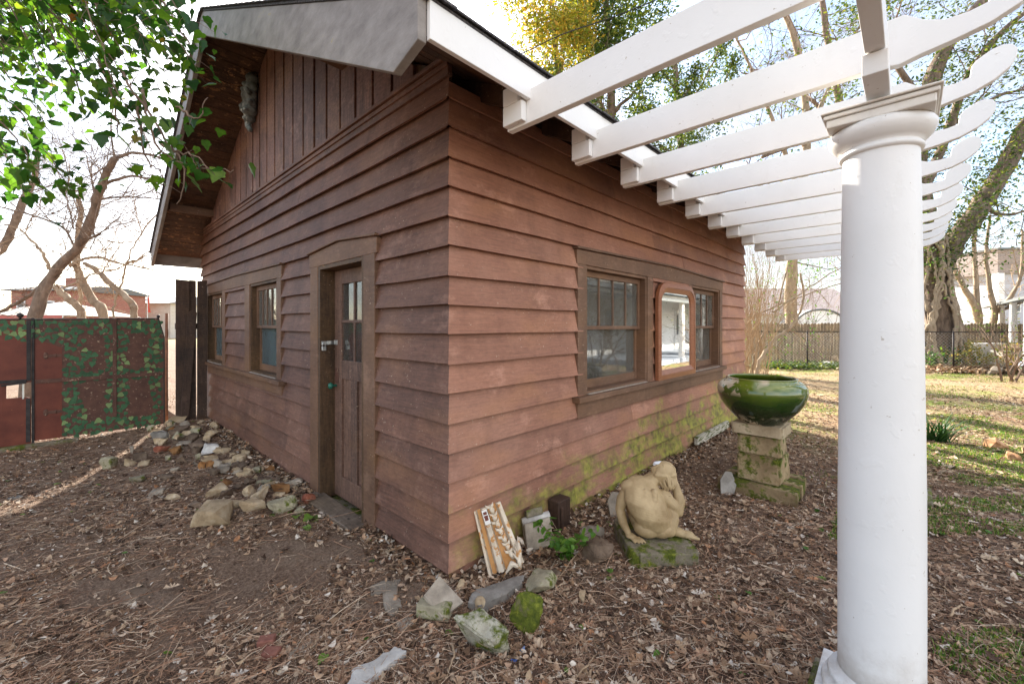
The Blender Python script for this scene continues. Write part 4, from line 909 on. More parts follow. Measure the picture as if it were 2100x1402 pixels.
# ---------------------------------------------------------------- gate, pipe post, plank fence
GY = 6.0
def painted(mb, x0, x1, z0, z1, ok, n, seed):
    """painted ivy leaves: thin raised paint on the sheet"""
    rs = random.Random(seed); done_ = []
    for _ in range(n * 6):
        if len(done_) >= n: break
        x, z = rs.uniform(x0, x1), rs.uniform(z0, z1)
        if not ok(x, z) or any((x - a) ** 2 + (z - b) ** 2 < .0023 for a, b in done_): continue
        done_.append((x, z)); s = rs.uniform(.052, .080); a = -math.pi / 2 + rs.gauss(0, .6); mb.mi = 1 + (rs.random() < .16)
        yy = GY - .0065 - .0012 * rs.random(); P = []
        for u, v in HEART: 
            u = (u - .4) * s; v *= s * 1.15; P.append((x + u * math.cos(a) - v * math.sin(a), yy, z + u * math.sin(a) + v * math.cos(a)))
        mb.add(P, [tuple(range(len(P)))[::-1]])
    mb.mi = 0
def paintg(n, a, b): return simple(n, a, b, 60, .55, .1, .001, island=.3)
M['pg1'] = paintg('painted_dark_green', (.025, .075, .032), (.05, .13, .055)); M['pg2'] = paintg('painted_light_green', (.12, .20, .07), (.19, .26, .10))
GT = thing('iron_gate', 'rust brown sheet metal gate leaf painted with trailing green ivy', 'gate', (-1.2, GY, 0))
GZ0, GZ1 = .06, 1.60
m = MB(); m.prism([(-1.84, GZ0), (-.575, GZ0), (-.575, 1.33), (-.635, 1.605), (-1.84, 1.575)], lambda u, v, t: (u, t, v), GY - .004, GY + .004)
def okR(x, z):
    if x < -1.585 - .02 * math.sin(z * 9): return z > 1.36 + (x + 1.84) * -.55
    top = z > 1.40; vert = abs(x + 1.08) < .11; right = x > -.74 + .04 * math.sin(z * 5); left = x < -1.42 + .05 * math.sin(z * 7); mid = abs(z - .82) < .06; bot = z < .22; dia = abs(z - (1.45 - (x + 1.75) * .9)) < .10 and x < -1.3
    return (top or vert or right or left or mid or bot or dia) and z > .05 and x < -.60
painted(m, -1.84, -.59, .05, 1.56, okR, 420, 4); m.build('sheet_panel', ['rust', 'pg1', 'pg2'], GT)
m = MB(); m.prism([(-1.835, .06), (-1.60, .06), (-1.60, 1.22), (-1.835, 1.34)], lambda u, v, t: (u, t, v), GY - .0062, GY - .0045); m.build('red_panel', 'redpaint', GT)
m = MB(); m.box(-1.83, -.58, GY - .016, GY - .008, .775, .825); m.build('cross_bar', 'rust', GT, bevel=.002)
m = MB(); m.box(-1.125, -1.085, GY - .019, GY - .009, .25, 1.60); m.build('vertical_bar', 'rust', GT, bevel=.002)
m = MB(); m.box(-1.86, -1.835, GY - .02, GY + .02, .03, 1.60); m.build('edge_bar', 'iron', GT, bevel=.003)
m = MB(); m.tube([(-.64, GY, 1.605), (-.575, GY, 1.335), (-.575, GY, .035)], .009, 8); m.build('frame_edge', 'iron', GT)
m = MB(); m.tube([(-1.84, GY, 1.58), (-.64, GY, 1.609)], .009, 8); m.build('top_rail', 'iron', GT)
for zz in (1.12, .40):
    m = MB(); m.box(-1.72, -1.60, GY - .011, GY - .0075, zz - .018, zz + .018); ell(m, (-1.74, GY - .009, zz), (.022, .005, .045), n=8); ell(m, (-1.655, GY - .009, zz), (.012, .005, .026), n=8); m.build('hinge_strap', 'rust', GT)
m = MB(); m.lathe([(0, -.01), (.010, -.01), (.008, 0), (.018, .010), (.022, .024), (.018, .038), (.008, .046), (0, .048)], (-.64, GY, 1.615), 14); m.build('finial', 'iron', GT, True)
GL = thing('iron_gate', 'dull red sheet metal gate leaf at the left edge with a broken latch', 'gate', (-2.6, GY, 0))
m = MB(); m.prism([(-3.1, .02), (-1.862, .02), (-1.862, .60), (-1.90, .62), (-2.06, .62), (-2.06, .79), (-1.862, .80), (-1.862, 1.575), (-3.1, 1.55)], lambda u, v, t: (u, t, v), GY - .024, GY - .016)
GY0 = GY; GY -= .02; painted(m, -3.1, -1.87, 1.22, 1.55, lambda x, z: z > 1.36 - .06 * math.sin(x * 6) - max(0, (-2.0 - x) * .1), 150, 9); GY = GY0
m.build('sheet_panel', ['redpaint', 'pg1', 'pg2'], GL)
m = MB(); m.box(-1.90, -1.864, GY - .034, GY - .026, .82, 1.57); m.box(-3.1, -1.90, GY - .034, GY - .026, .80, .84); m.build('edge_bar', 'iron', GL, bevel=.002)
m = MB(); m.box(-1.905, -1.868, GY - .034, GY - .026, .06, .60); m.build('edge_bar', 'iron', GL, bevel=.002)
m = MB(); m.obox((-2.0, GY - .05, .79), (.10, 0, .01), (0, .035, .0), (0, 0, .008)); m.build('latch_plate', 'iron', GL, bevel=.002)
m = MB(); m.box(-1.935, -1.92, GY - .03, GY + .01, .60, .79); m.build('latch_bar', 'steel', GL)
m = MB(); m.tube([(-3.1, GY - .02, 1.56), (-1.86, GY - .02, 1.583)], .009, 8); m.build('top_rail', 'iron', GL)
m = MB(); m.lathe([(0, -.02), (.012, -.02), (.010, 0), (.026, .012), (.034, .03), (.026, .05), (.010, .06), (0, .062)], (-1.95, GY - .02, 1.60), 14); m.build('finial', 'iron', GL, True)
m = MB(); m.tube([(-.548, 5.99, -.1), (-.550, 5.99, .8), (-.546, 5.99, 1.685)], .019, 12); o = m.build('gate_post', 'rust_pipe', None, True, origin=(-.522, 5.99, 0)); tag(o, 'thin rusty pipe gate post beside the dark planks', 'post')
kb = MB(); kb.box(-3.2, -1.45, GY - .16, GY - .05, -.05, .045); tag(kb.build('stone_kerb', 'conc', None, bevel=.012, origin=(-2.3, GY - .1, 0)), 'low mossy kerb under the left gate leaf', 'kerb')
PF = thing('plank_fence', 'tall dark brown plank fence closing the gap between gate and garage', 'fence', (-.27, 6.3, 0))
for (x0, x1, y_, z0, z1, dz) in ((-.440, -.275, 6.00, -.05, 2.20, -.01), (-.272, -.188, 6.025, -.05, 2.20, .0), (-.180, -.055, 5.995, -.05, 2.19, .02)):
    m = MB(); m.prism([(x0, z0), (x1, z0), (x1, z1 + dz), (x0, z1)], lambda u, v, t: (u, t, v), y_, y_ + .022); m.build('plank', 'darkwood', PF, bevel=.002)
m = MB(); m.add([(-.40, 5.94, .0), (-.30, 5.94, .0), (-.19, 5.955, 1.70), (-.22, 5.955, 1.74), (-.27, 5.955, 1.73), (-.30, 5.955, 1.68), (-.40, 5.962, .0), (-.30, 5.962, .0), (-.19, 5.977, 1.70), (-.22, 5.977, 1.74), (-.27, 5.977, 1.73), (-.30, 5.977, 1.68)],
    [(0, 1, 2, 3, 4, 5), (11, 10, 9, 8, 7, 6)] + [(i, 6 + i, 6 + (i + 1) % 6, (i + 1) % 6) for i in range(6)]); m.build('leaning_plank', 'darkwood', PF, bevel=.002)
m = MB(); m.box(-.44, -.06, 6.050, 6.085, 1.45, 1.54); m.build('fence_rail', 'darkwood', PF)
# ---------------------------------------------------------------- trees
def wpath(pts, z, dz=None):
    return [pt(a, b, z + (dz[i] if dz else 0)) for i, (a, b) in enumerate(pts)]
def limbp(mb, P, r0, r1, n=8, rs=None, wob=.0):
    Q = smooth_path(P, 5); k = len(Q); rs = rs or random.Random(3)
    Q = [q + Vector((rs.gauss(0, wob), rs.gauss(0, wob), rs.gauss(0, wob))) for q in Q]
    mb.tube(Q, [(r0 + (r1 - r0) * i / (k - 1)) * rs.uniform(.9, 1.1) for i in range(k)], n); return Q
TIPS = []
def grow(mb, p, d, r, L, lv, rs, spread=.7, up=.05, wob=.22, kids=3, shrink=.62):
    n = 4 if lv > 0 else 3; P = [p]; dd = d.normalized()
    for i in range(n):
        dd = (dd + Vector((rs.gauss(0, wob), rs.gauss(0, wob), rs.gauss(0, wob) + up))).normalized(); P.append(P[-1] + dd * L / n)
    mb.tube(P, [r * (1 - .55 * i / n) for i in range(n + 1)], 5 if r > .02 else 3, False); TIPS.append(P[-1]); TIPS.append(P[n // 2])
    if lv > 0:
        for k in range(kids):
            i = rs.randint(1, n); nd = (dd + Vector((rs.gauss(0, spread), rs.gauss(0, spread), rs.gauss(0, spread * .8) + up))).normalized()
            grow(mb, P[i], nd, r * (1 - .5 * i / n) * shrink, L * rs.uniform(.55, .85), lv - 1, rs, spread, up, wob, kids, shrink)
def twigs_from(mb, Q, n, r, L, lv, rs, up=.1, spread=.6, kids=3, lo=.2):
    for _ in range(n):
        i = rs.randint(int(len(Q) * lo), len(Q) - 1); p = Q[i]; d = Vector((rs.gauss(0, 1), rs.gauss(0, 1), rs.gauss(.3, .8)))
        grow(mb, p, d, r * rs.uniform(.6, 1.2), L * rs.uniform(.6, 1.2), lv, rs, spread, up, .2, kids)
def leaves_at(name, pts, n_per, sd, size, tmpl, mat, seed, parent, tilt=1.2, jit=None):
    rs = np.random.default_rng(seed); C_ = np.array([tuple(p) for p in pts]); idx = np.repeat(np.arange(len(C_)), n_per); n = len(idx)
    pos = C_[idx] + rs.normal(0, 1, (n, 3)) * np.array(sd); rot = rotmats(rs, n, tilt); sc = rs.uniform(.6, 1.25, n) * size
    Vv, Ff = scatter(tmpl[0], tmpl[1], pos, rot, sc); return npmesh(name, Vv, Ff, mat, parent=parent)
def crown_pts(c, r, n, rs, gap=.0, shell=.35):
    out_ = []; c = Vector(c)
    while len(out_) < n:
        v = Vector((rs.uniform(-1, 1), rs.uniform(-1, 1), rs.uniform(-1, 1)))
        if not (shell < v.length < 1): continue
        p = c + Vector((v.x * r[0], v.y * r[1], v.z * r[2]))
        if mn.noise(p * .9) < gap: continue
        out_.append(p)
    return out_
def tree(name, label, base, loc=None): return thing(name, label, 'tree', base)
Z3 = lambda p: Vector((p.x, p.y, ghz(p.x, p.y)))
# bare trees beyond the gate
rs = random.Random(21)
b = Z3(pt(52, 700, 8.0)); T = tree('bare_tree', 'leaning bare tree rising right behind the painted gate', b)
m = MB(); P = [b] + wpath([(72, 649), (107, 564), (165, 499), (195, 424), (215, 359), (238, 324)], 8.0, [0, .1, .1, 0, -.2, -.3]); Q0 = limbp(m, P, .11, .05, 10, rs, .006)
Qs = []
for pts, r0, r1, z in (([(238, 324), (268, 314), (310, 318), (345, 332), (400, 360)], .05, .02, 7.8), ([(238, 326), (232, 305), (228, 250), (240, 180)], .03, .012, 7.7), ([(216, 376), (262, 362), (300, 366), (345, 384)], .045, .015, 7.9), ([(200, 410), (240, 405), (300, 405), (350, 412)], .03, .008, 8.1),
    ([(107, 570), (85, 585), (45, 615), (-10, 642), (-80, 660)], .06, .04, 8.3), ([(148, 500), (128, 466), (60, 440), (-20, 420)], .03, .022, 7.9), ([(196, 424), (190, 380), (182, 345)], .03, .015, 8.2), ([(180, 490), (206, 480)], .034, .03, 7.9), ([(150, 470), (140, 420), (120, 380), (60, 390), (0, 370)], .022, .01, 8.2)):
    Qs.append(limbp(m, wpath(pts, z), r0 * .65, r1 * .65, 7, rs, .004))
m.build('trunk', 'bark', T, True); m = MB(); TIPS.clear()
for Q in Qs + [Q0[12:]]: twigs_from(m, Q, 13, .010, 1.1, 3, rs, .06, .6, 3, .1)
m.build('twigs', 'twig', T)
b = Z3(pt(215, 700, 9.3)); T = tree('bare_tree', 'clump of sunlit bare trunks fanning out behind the ivy painted gate', b)
m = MB(); Qs = []
for pts, r0, r1, z in (([(212, 650), (190, 615), (168, 575), (156, 535), (162, 480), (160, 400)], .14, .06, 9.2), ([(275, 652), (270, 625), (250, 603), (222, 578), (195, 553), (175, 540)], .10, .06, 9.0), ([(168, 652), (140, 612), (112, 588)], .11, .09, 9.4), ([(232, 655), (236, 620), (252, 570), (262, 530), (282, 488), (330, 430)], .035, .015, 9.0), ([(165, 648), (163, 600), (160, 560), (150, 530)], .06, .04, 9.6),
    ([(145, 545), (165, 533), (205, 529), (255, 541), (318, 554)], .05, .018, 9.1), ([(258, 541), (285, 530), (320, 518), (350, 500)], .025, .010, 9.1), ([(110, 560), (98, 545), (88, 520), (72, 500), (40, 468)], .06, .03, 9.6), ([(130, 590), (200, 560), (260, 545), (310, 510)], .03, .01, 9.2), ([(152, 545), (150, 520), (165, 450), (140, 380)], .03, .012, 9.3)):
    if pts[0][1] > 640: P = [Z3(pt(pts[0][0] + 6, 700, z))] + wpath(pts, z)
    else: P = wpath(pts, z)
    Qs.append(limbp(m, P, r0 * .7, r1 * .7, 8, rs, .012))
m.build('trunk', 'bark_light', T, True); m = MB()
for Q in Qs: twigs_from(m, Q, 8, .011, 1.2, 3, rs, .05, .6, 3, .35)
m.build('twigs', 'twig_tan', T)
b = Z3(pt(-60, 700, 13)); T = tree('bare_tree', 'distant bare tree with fine twigs at the left edge behind the gate', b); m = MB(); Q = limbp(m, [b] + wpath([(-40, 560), (10, 500), (40, 430), (70, 360), (80, 280)], 13), .16, .05, 7, rs, .01); m.build('trunk', 'bark', T, True)
m = MB(); twigs_from(m, Q, 22, .016, 1.9, 3, rs, .08, .6, 3, .3); m.build('twigs', 'twig', T)
# leafy ivy limbs hanging in at the upper left
rs = random.Random(31)
b = Vector((-4.2, 1.6, 0)); b.z = ghz(b.x, b.y); T = tree('ivy_covered_tree', 'near tree whose ivy covered limbs hang into the upper left of the view', b)
m = MB(); top_ = pt(-260, -60, 2.9); Q0 = limbp(m, [b, b + Vector((.1, -.05, 1.4)), b + Vector((.25, -.1, 2.6)), top_ + Vector((-.1, 0, .2)), pt(-60, -130, 2.9), pt(160, -140, 3.0)], .17, .06, 10, rs, .01); m.build('trunk', 'bark', T, True)
stems = MB(); LP = []; LS = []
def sprig(path, r0, leaves, size=.075, seedo=0, spread=.05):
    Q = limbp(stems, path, r0, r0 * .35, 5, rs, .006); k = len(Q)
    for _ in range(leaves):
        i = rs.randint(1, k - 1); p = Q[i] + Vector((rs.gauss(0, spread), rs.gauss(0, spread), rs.gauss(-.02, spread))); LP.append(p); LS.append(size * rs.uniform(.55, 1.3))
        if rs.random() < .5: stems.tube([Q[i], (Q[i] + p) / 2 + Vector((0, 0, .01)), p], .0013, 3, False)
ends = []
for _ in range(92):      # hanging stems sweep down to the right, like the limbs in the photograph
    sx = rs.uniform(-260, 260); sy = rs.uniform(-190, -20); z = rs.uniform(2.3, 3.9)
    ex = sx + rs.uniform(60, 250); ey = sy + rs.uniform(110, 300)
    lim = 395 - abs(ey - 120) * .25
    if ex > lim: ex = lim - rs.uniform(0, 50)
    if ex > 130 and ey > 290: ey = 290 - rs.uniform(0, 50)
    P = [pt(sx, sy, z), pt((sx * .6 + ex * .4), (sy * .6 + ey * .4) - 20, z + rs.uniform(-.2, .2)), pt(ex, ey, z + rs.uniform(-.3, .3))]
    sprig(P, .006, rs.randint(26, 42), .066, spread=.085)
for pts, z, n in (([(250, 150), (330, 270), (375, 345), (365, 420)], 2.5, 12), ([(-60, 200), (20, 270), (60, 330), (95, 390)], 2.7, 50), ([(-60, 250), (0, 300), (30, 350), (50, 400)], 2.8, 55), ([(-40, 170), (30, 220), (80, 290), (140, 380)], 2.9, 40),
        ([(-80, 60), (20, 160), (80, 230), (115, 300)], 3.1, 45), ([(290, 180), (300, 230), (330, 310), (420, 345), (480, 350)], 2.3, 8), ([(330, 295), (360, 310), (400, 320), (430, 345)], 2.25, 24), ([(340, 200), (375, 225), (400, 245), (425, 200)], 2.4, 7), ([(280, 190), (290, 290), (310, 340), (330, 350)], 2.6, 14), ([(200, 120), (235, 215), (238, 285)], 2.6, 8), ([(100, 60), (150, 150), (175, 240)], 2.8, 18), ([(300, -40), (345, 20), (385, 90), (398, 150)], 2.6, 22)):
    sprig(wpath(pts, z), .008 if n < 30 else .006, n, .078, spread=.055 if n < 30 else .10)
stems.build('stems', 'twig', T, True)
rn = np.random.default_rng(5); n = len(LP); pos = np.array([tuple(p) for p in LP]); rot = rotmats(rn, n, .75)
# leaves hang: pitch them tip-down
pit = rn.normal(.9, .45, n); Rp = np.zeros((n, 3, 3)); Rp[:, 1, 1] = 1; Rp[:, 0, 0] = np.cos(pit); Rp[:, 0, 2] = np.sin(pit); Rp[:, 2, 0] = -np.sin(pit); Rp[:, 2, 2] = np.cos(pit)
Vv, Ff = scatter(T_IVY[0], T_IVY[1], pos, np.einsum('nij,njk->nik', rotmats(rn, n, .35), Rp), np.array(LS) * 1.0)
npmesh('leaves', Vv, Ff, 'ivy', parent=T)
# trees behind the roof
rs = random.Random(41)
def bigtree(label, bx, z, crown, mats, nclus, nper, lsize, tm, trunk_pts, r0, sd, gap, name='leafy_tree', twign=10, ex=()):
    b = Z3(pt(bx, 700, z)); T = tree(name, label, b); m = MB(); Q = limbp(m, [b] + wpath(trunk_pts, z), r0, r0 * .3, 8, rs, .02); 
    for e in ex: limbp(m, wpath(e, z), r0 * .35, r0 * .1, 6, rs, .02)
    m.build('trunk', 'bark', T, True); m = MB(); TIPS.clear(); twigs_from(m, Q, twign, .03, z * .14, 2, rs, .1, .6, 3, .45); m.build('branches', 'twig', T)
    for ci, (cx, cy, rx, ry, mt, fr_) in enumerate(crown):
        C0 = pt(cx, cy, z); rxm = rx / FPX * z; rym = ry / FPX * z
        P = crown_pts(C0, (rxm, rxm, rym), int(nclus * fr_), rs, gap); leaves_at('crown', P, nper, sd, lsize, tm, mt, 50 + ci + int(cx), T)
    return T
bigtree('yellow leaved tree showing over the roof edge', 1150, 13.5, [(1135, 90, 75, 120, 'yellow_leaf', 1.0), (1180, 20, 40, 60, 'yellow_leaf', .55), (1075, 30, 50, 50, 'yellow_leaf', .12), (1120, 210, 70, 60, 'conifer', .45)], None, 95, 42, .13, T_OV, [(1160, 500), (1150, 250), (1135, 60), (1120, -60)], .14, (.24, .24, .2), -.05, twign=14)
bigtree('tall dark ivy clad tree rising behind the middle of the roof', 1250, 15, [(1245, 20, 80, 90, 'conifer', 1.0), (1275, 110, 40, 50, 'conifer', .4), (1255, 240, 85, 85, 'conifer', .75), (1200, 130, 40, 60, 'conifer', .35), (1330, 20, 50, 40, 'conifer', .15)], None, 120, 46, .13, T_OV, [(1262, 500), (1255, 250), (1245, 60), (1240, -60)], .24, (.26, .26, .22), -.1, ex=(([(1255, 260), (1215, 180), (1190, 130)]), ([(1258, 230), (1300, 190), (1330, 150)])), twign=14)
# drooping conifer
b = Z3(pt(1400, 700, 16)); T = tree('drooping_conifer', 'blue green conifer with drooping plumes between the pergola rafters', b); m = MB()
Q = limbp(m, [b] + wpath([(1400, 500), (1395, 300), (1385, 150), (1380, 60)], 16), .2, .05, 8, rs, .02); tw = MB(); LPp = []
for e in ([(1395, 250), (1440, 170), (1475, 100), (1480, 70)], [(1400, 270), (1460, 210), (1495, 150), (1503, 110)], [(1395, 200), (1360, 150), (1330, 140)], [(1395, 330), (1350, 300), (1310, 300)], [(1395, 320), (1440, 300), (1480, 320)], [(1390, 220), (1420, 170), (1425, 130)], [(1395, 260), (1340, 220), (1300, 220)], [(1395, 370), (1430, 360), (1470, 370)], [(1390, 160), (1370, 120), (1345, 110)], [(1395, 210), (1430, 215), (1470, 250)]):
    q = limbp(m, wpath(e, 16 + rs.uniform(-1, 1)), .05, .015, 5, rs, .02)
    for p in q:
        for _ in range(7): LPp.append(p + Vector((rs.gauss(0, .16), rs.gauss(0, .16), -abs(rs.gauss(0, .22)))))
m.build('trunk', 'bark', T, True); leaves_at('crown', LPp, 12, (.10, .10, .13), .12, T_OV, 'conifer', 71, T)
leaves_at('inner_crown', crown_pts(pt(1360, 300, 16), (1.5, 1.5, 1.3), 60, rs, 0), 40, (.22, .22, .2), .12, T_OV, 'conifer', 73, T)
# bare trees seen through the rafters
def baretree(label, bx, z, trunk_pts, r0, ntw, r, L, lv, mb_='bark', mt='twig', ex=(), leaf=0, name='bare_tree', lo=.3):
    b = Z3(pt(bx, 700, z)); T = tree(name, label, b); m = MB(); Qs = [limbp(m, [b] + wpath(trunk_pts, z), r0, r0 * .4, 8, rs, .012)]
    for e in ex: Qs.append(limbp(m, wpath(e[0], z + (e[3] if len(e) > 3 else 0)), e[1], e[2], 7, rs, .012))
    m.build('trunk', mb_, T, True); m = MB(); TIPS.clear()
    for Q in Qs: twigs_from(m, Q, ntw, r, L, lv, rs, .05, .62, 3, lo)
    m.build('twigs', mt, T)
    if leaf: leaves_at('leaves', [p for p in TIPS if rs.random() < leaf[0]], leaf[1], (.2, .2, .2), leaf[2], T_OV, leaf[3], int(bx), T)
    return T
baretree('thin bare tree seen between rafters over the far end of the roof', 1625, 21, [(1622, 600), (1626, 520), (1640, 420), (1655, 280), (1640, 120), (1600, 0)], .30, 12, .03, 3.0, 3, 'bark_light', 'twig', ex=(([(1640, 400), (1590, 260), (1540, 140), (1500, 60)], .12, .04), ([(1650, 300), (1700, 180), (1760, 60)], .14, .04), ([(1632, 470), (1720, 380), (1790, 330)], .10, .03), ([(1630, 500), (1570, 400), (1530, 330)], .08, .03)))
baretree('bare tree with a fan of twigs behind the scroll ends', 1780, 24, [(1775, 600), (1765, 450), (1740, 300), (1700, 100), (1680, -40)], .3, 14, .03, 3.4, 3, ex=(([(1745, 320), (1680, 220), (1600, 170), (1520, 150)], .14, .04), ([(1740, 300), (1800, 150), (1850, 0)], .14, .04)), leaf=(.10, 3, .22, 'conifer'))
# the big old tree with ivy and cord-like vines
TB = baretree('huge gnarled vine wrapped tree leaning right behind the column', 1930, 14.8, [(1930, 690), (1922, 620), (1915, 560), (1905, 490), (1890, 400), (1880, 300), (1905, 180), (1950, 80), (2020, 0)], .46, 10, .022, 2.0, 3, ex=(([(1918, 580), (1955, 500), (2010, 425), (2065, 335), (2112, 250), (2190, 150)], .36, .22), ([(1900, 470), (1850, 340), (1770, 265), (1660, 285), (1560, 322)], .20, .06), ([(1890, 400), (1940, 280), (1985, 160), (2040, 80), (2110, 20)], .17, .07), ([(2010, 425), (2060, 440), (2110, 430)], .08, .03), ([(1905, 230), (1830, 120), (1780, 20)], .12, .05), ([(1960, 250), (2040, 200), (2120, 180)], .08, .03)), leaf=(.38, 4, .12, 'conifer'), name='vine_wrapped_tree', lo=.25)
m = MB()
for k in range(26):
    a = rs.uniform(0, 6.28); P = []
    for i in range(9):
        t = i / 8; c = pt(1930 - 26 * t, 757 - 270 * t, 14.8); rr2 = (.52 - .10 * t) + (.35 * (1 - t) ** 3); aa = a + .6 * math.sin(t * 4 + k); P.append(Vector((c.x + rr2 * math.cos(aa), c.y + rr2 * math.sin(aa), c.z)))
    limbp(m, P, rs.uniform(.03, .085), rs.uniform(.02, .05), 7, rs, .02)
m.build('vine', 'bark_light', TB, True)
P = [p for e in ([(1910, 560), (1900, 470), (1885, 380), (1885, 280)], [(1920, 560), (1960, 490), (2010, 425), (2065, 335), (2112, 250)], [(1890, 300), (1940, 220), (1990, 150), (2060, 70)], [(1905, 200), (1950, 60)]) for p in smooth_path(wpath(e, 14.6), 12)]
leaves_at('ivy', P, 40, (.36, .36, .36), .12, T_OV, 'conifer', 91, TB); leaves_at('base_ivy', [Z3(pt(1930 + d, 700, 14.4)) + Vector((0, 0, .3)) for d in (-30, -15, 0, 15, 30)], 170, (.3, .3, .22), .10, T_OV, 'ivy', 92, TB)
baretree('pale multi stemmed tree in the neighbouring garden at right', 2012, 19.5, [(2012, 690), (1998, 630), (1972, 580), (1955, 540), (1950, 480)], .17, 9, .02, 1.5, 3, 'bark_light', 'twig_tan', ex=(([(2012, 700), (2003, 600), (1998, 520), (1996, 430)], .14, .05), ([(2030, 700), (2040, 640), (2030, 590), (2022, 520), (2030, 440)], .14, .04), ([(2040, 640), (2072, 608), (2094, 560), (2096, 470)], .10, .04), ([(2045, 640), (2090, 620), (2130, 590)], .08, .03)))
b = Z3(pt(1540, 700, 12)); TS = thing('bare_shrub', 'tangled bare shrub with winding pale stems at the far corner of the garage', 'shrub', b); m = MB(); Qs = []
for pts, r0, r1, z in (([(1548, 776), (1556, 745), (1572, 716), (1592, 690), (1620, 672), (1640, 640), (1648, 600), (1640, 560)], .05, .025, 11.6), ([(1540, 776), (1548, 730), (1562, 690), (1588, 650), (1602, 600), (1622, 510), (1632, 450)], .035, .015, 12), ([(1535, 650), (1600, 625), (1670, 598), (1750, 575), (1830, 560)], .025, .012, 12.2), ([(1585, 640), (1660, 590), (1730, 545), (1800, 520)], .022, .010, 11.8)): Qs.append(limbp(m, wpath(pts, z), r0, r1, 7, rs, .01))
m.build('main_stem', 'bark_light', TS, True); m = MB(); TIPS.clear()
for _ in range(60):
    p = Z3(pt(1530 + rs.uniform(-25, 45), 776, 12 + rs.uniform(-.5, 1.5))); grow(m, p, Vector((rs.gauss(0, .18), rs.gauss(0, .18), 1)), .014, rs.uniform(2.0, 3.4), 2, rs, .45, .12, .10, 3)
for Q in Qs: twigs_from(m, Q, 9, .010, 1.1, 3, rs, .05, .6, 3, .3)
m.build('stems', 'twig_tan', TS); leaves_at('leaves', [p for p in TIPS if rs.random() < .12], 3, (.1, .1, .1), .07, T_OV, 'green_leaf', 95, TS)
b = Z3(pt(1690, 700, 15.5)); TS = thing('bare_shrub', 'thin bare sapling arching before the picket fence', 'shrub', b); m = MB(); TIPS.clear()
for _ in range(10): grow(m, b + Vector((rs.gauss(0, .5), rs.gauss(0, .5), 0)), Vector((rs.gauss(0, .3), rs.gauss(0, .3), 1)), .018, rs.uniform(2, 3), 3, rs, .5, .05, .16, 3)
m.build('stems', 'twig', TS)
# ---------------------------------------------------------------- fences at the back
def path_posts(a, b, step): n = max(1, int((b - a).length / step)); return [a.lerp(b, i / n) for i in range(n + 1)]
A = pt(1500, 668, 17.2); B = pt(2330, 668, 19.5); A.z = B.z = 0; FW = thing('picket_fence', 'weathered dog eared board fence along the back of the yard', 'fence', (A + B) / 2)
d = (B - A).normalized(); nrm = Vector((-d.y, d.x, 0)); L = (B - A).length; m = MB(); x = 0; rs = random.Random(8)
while x < L:
    wd = .138; p = A + d * (x + wd / 2); g0 = ghz(p.x, p.y); h = 1.60 + rs.gauss(0, .012); gate_ = abs(x - .225 * L) < .6
    if gate_: h += .05
    f = lambda u, v, t, p=p, g0=g0: (p.x + d.x * u + nrm.x * t, p.y + d.y * u + nrm.y * t, g0 + v)
    m.prism([(-wd / 2, -.05), (wd / 2, -.05), (wd / 2, h - .04), (wd / 2 - .035, h), (-wd / 2 + .035, h), (-wd / 2, h - .04)], f, -.009 + rs.gauss(0, .002), .009); x += wd + .016 + (rs.random() < .06) * .03
m.build('boards', 'fencewood', FW); m = MB()
for h in (.35, 1.25): m.obox((A + B) / 2 + nrm * .035 + Vector((0, 0, h)), d * L / 2, nrm * .02, Vector((0, 0, .045)))
m.build('rails', 'fencewood', FW)
A = pt(1520, 668, 15.0); B = pt(2300, 668, 12.6); A.z = B.z = 0; CF = thing('chain_link_fence', 'low chain link fence on thin posts in front of the board fence', 'fence', (A + B) / 2); d = (B - A).normalized(); nrm = Vector((-d.y, d.x, 0)); L = (B - A).length
for p in path_posts(A, B, 1.9):
    m = MB(); m.tube([(p.x, p.y, -.05), (p.x, p.y, 1.33)], .024, 8); m.build('post', 'iron', CF, True)
m = MB(); m.tube([A + Vector((0, 0, 1.30)), B + Vector((0, 0, 1.30))], .016, 6); m.build('top_rail', 'iron', CF)
V = []; Fa = []; stp = .10; n = int((L + 1.3) / stp)
for k in range(-13, n):
    for s in (0, 1):
        x0 = k * stp; x1 = x0 + 1.26; z0, z1 = (.02, 1.28) if s == 0 else (1.28, .02); t0 = max(0, -x0 / 1.26); t1 = min(1, (L - x0) / 1.26)
        if t1 <= t0: continue
        pa = A + d * (x0 + 1.26 * t0); pb = A + d * (x0 + 1.26 * t1); za = z0 + (z1 - z0) * t0; zb = z0 + (z1 - z0) * t1; bb = len(V)
        V += [(pa.x, pa.y, za - .0025), (pa.x, pa.y, za + .0025), (pb.x, pb.y, zb + .0025), (pb.x, pb.y, zb - .0025)]; Fa.append((bb, bb + 1, bb + 2, bb + 3))
npmesh('wire_mesh', np.array(V), np.array(Fa), 'steel', parent=CF)
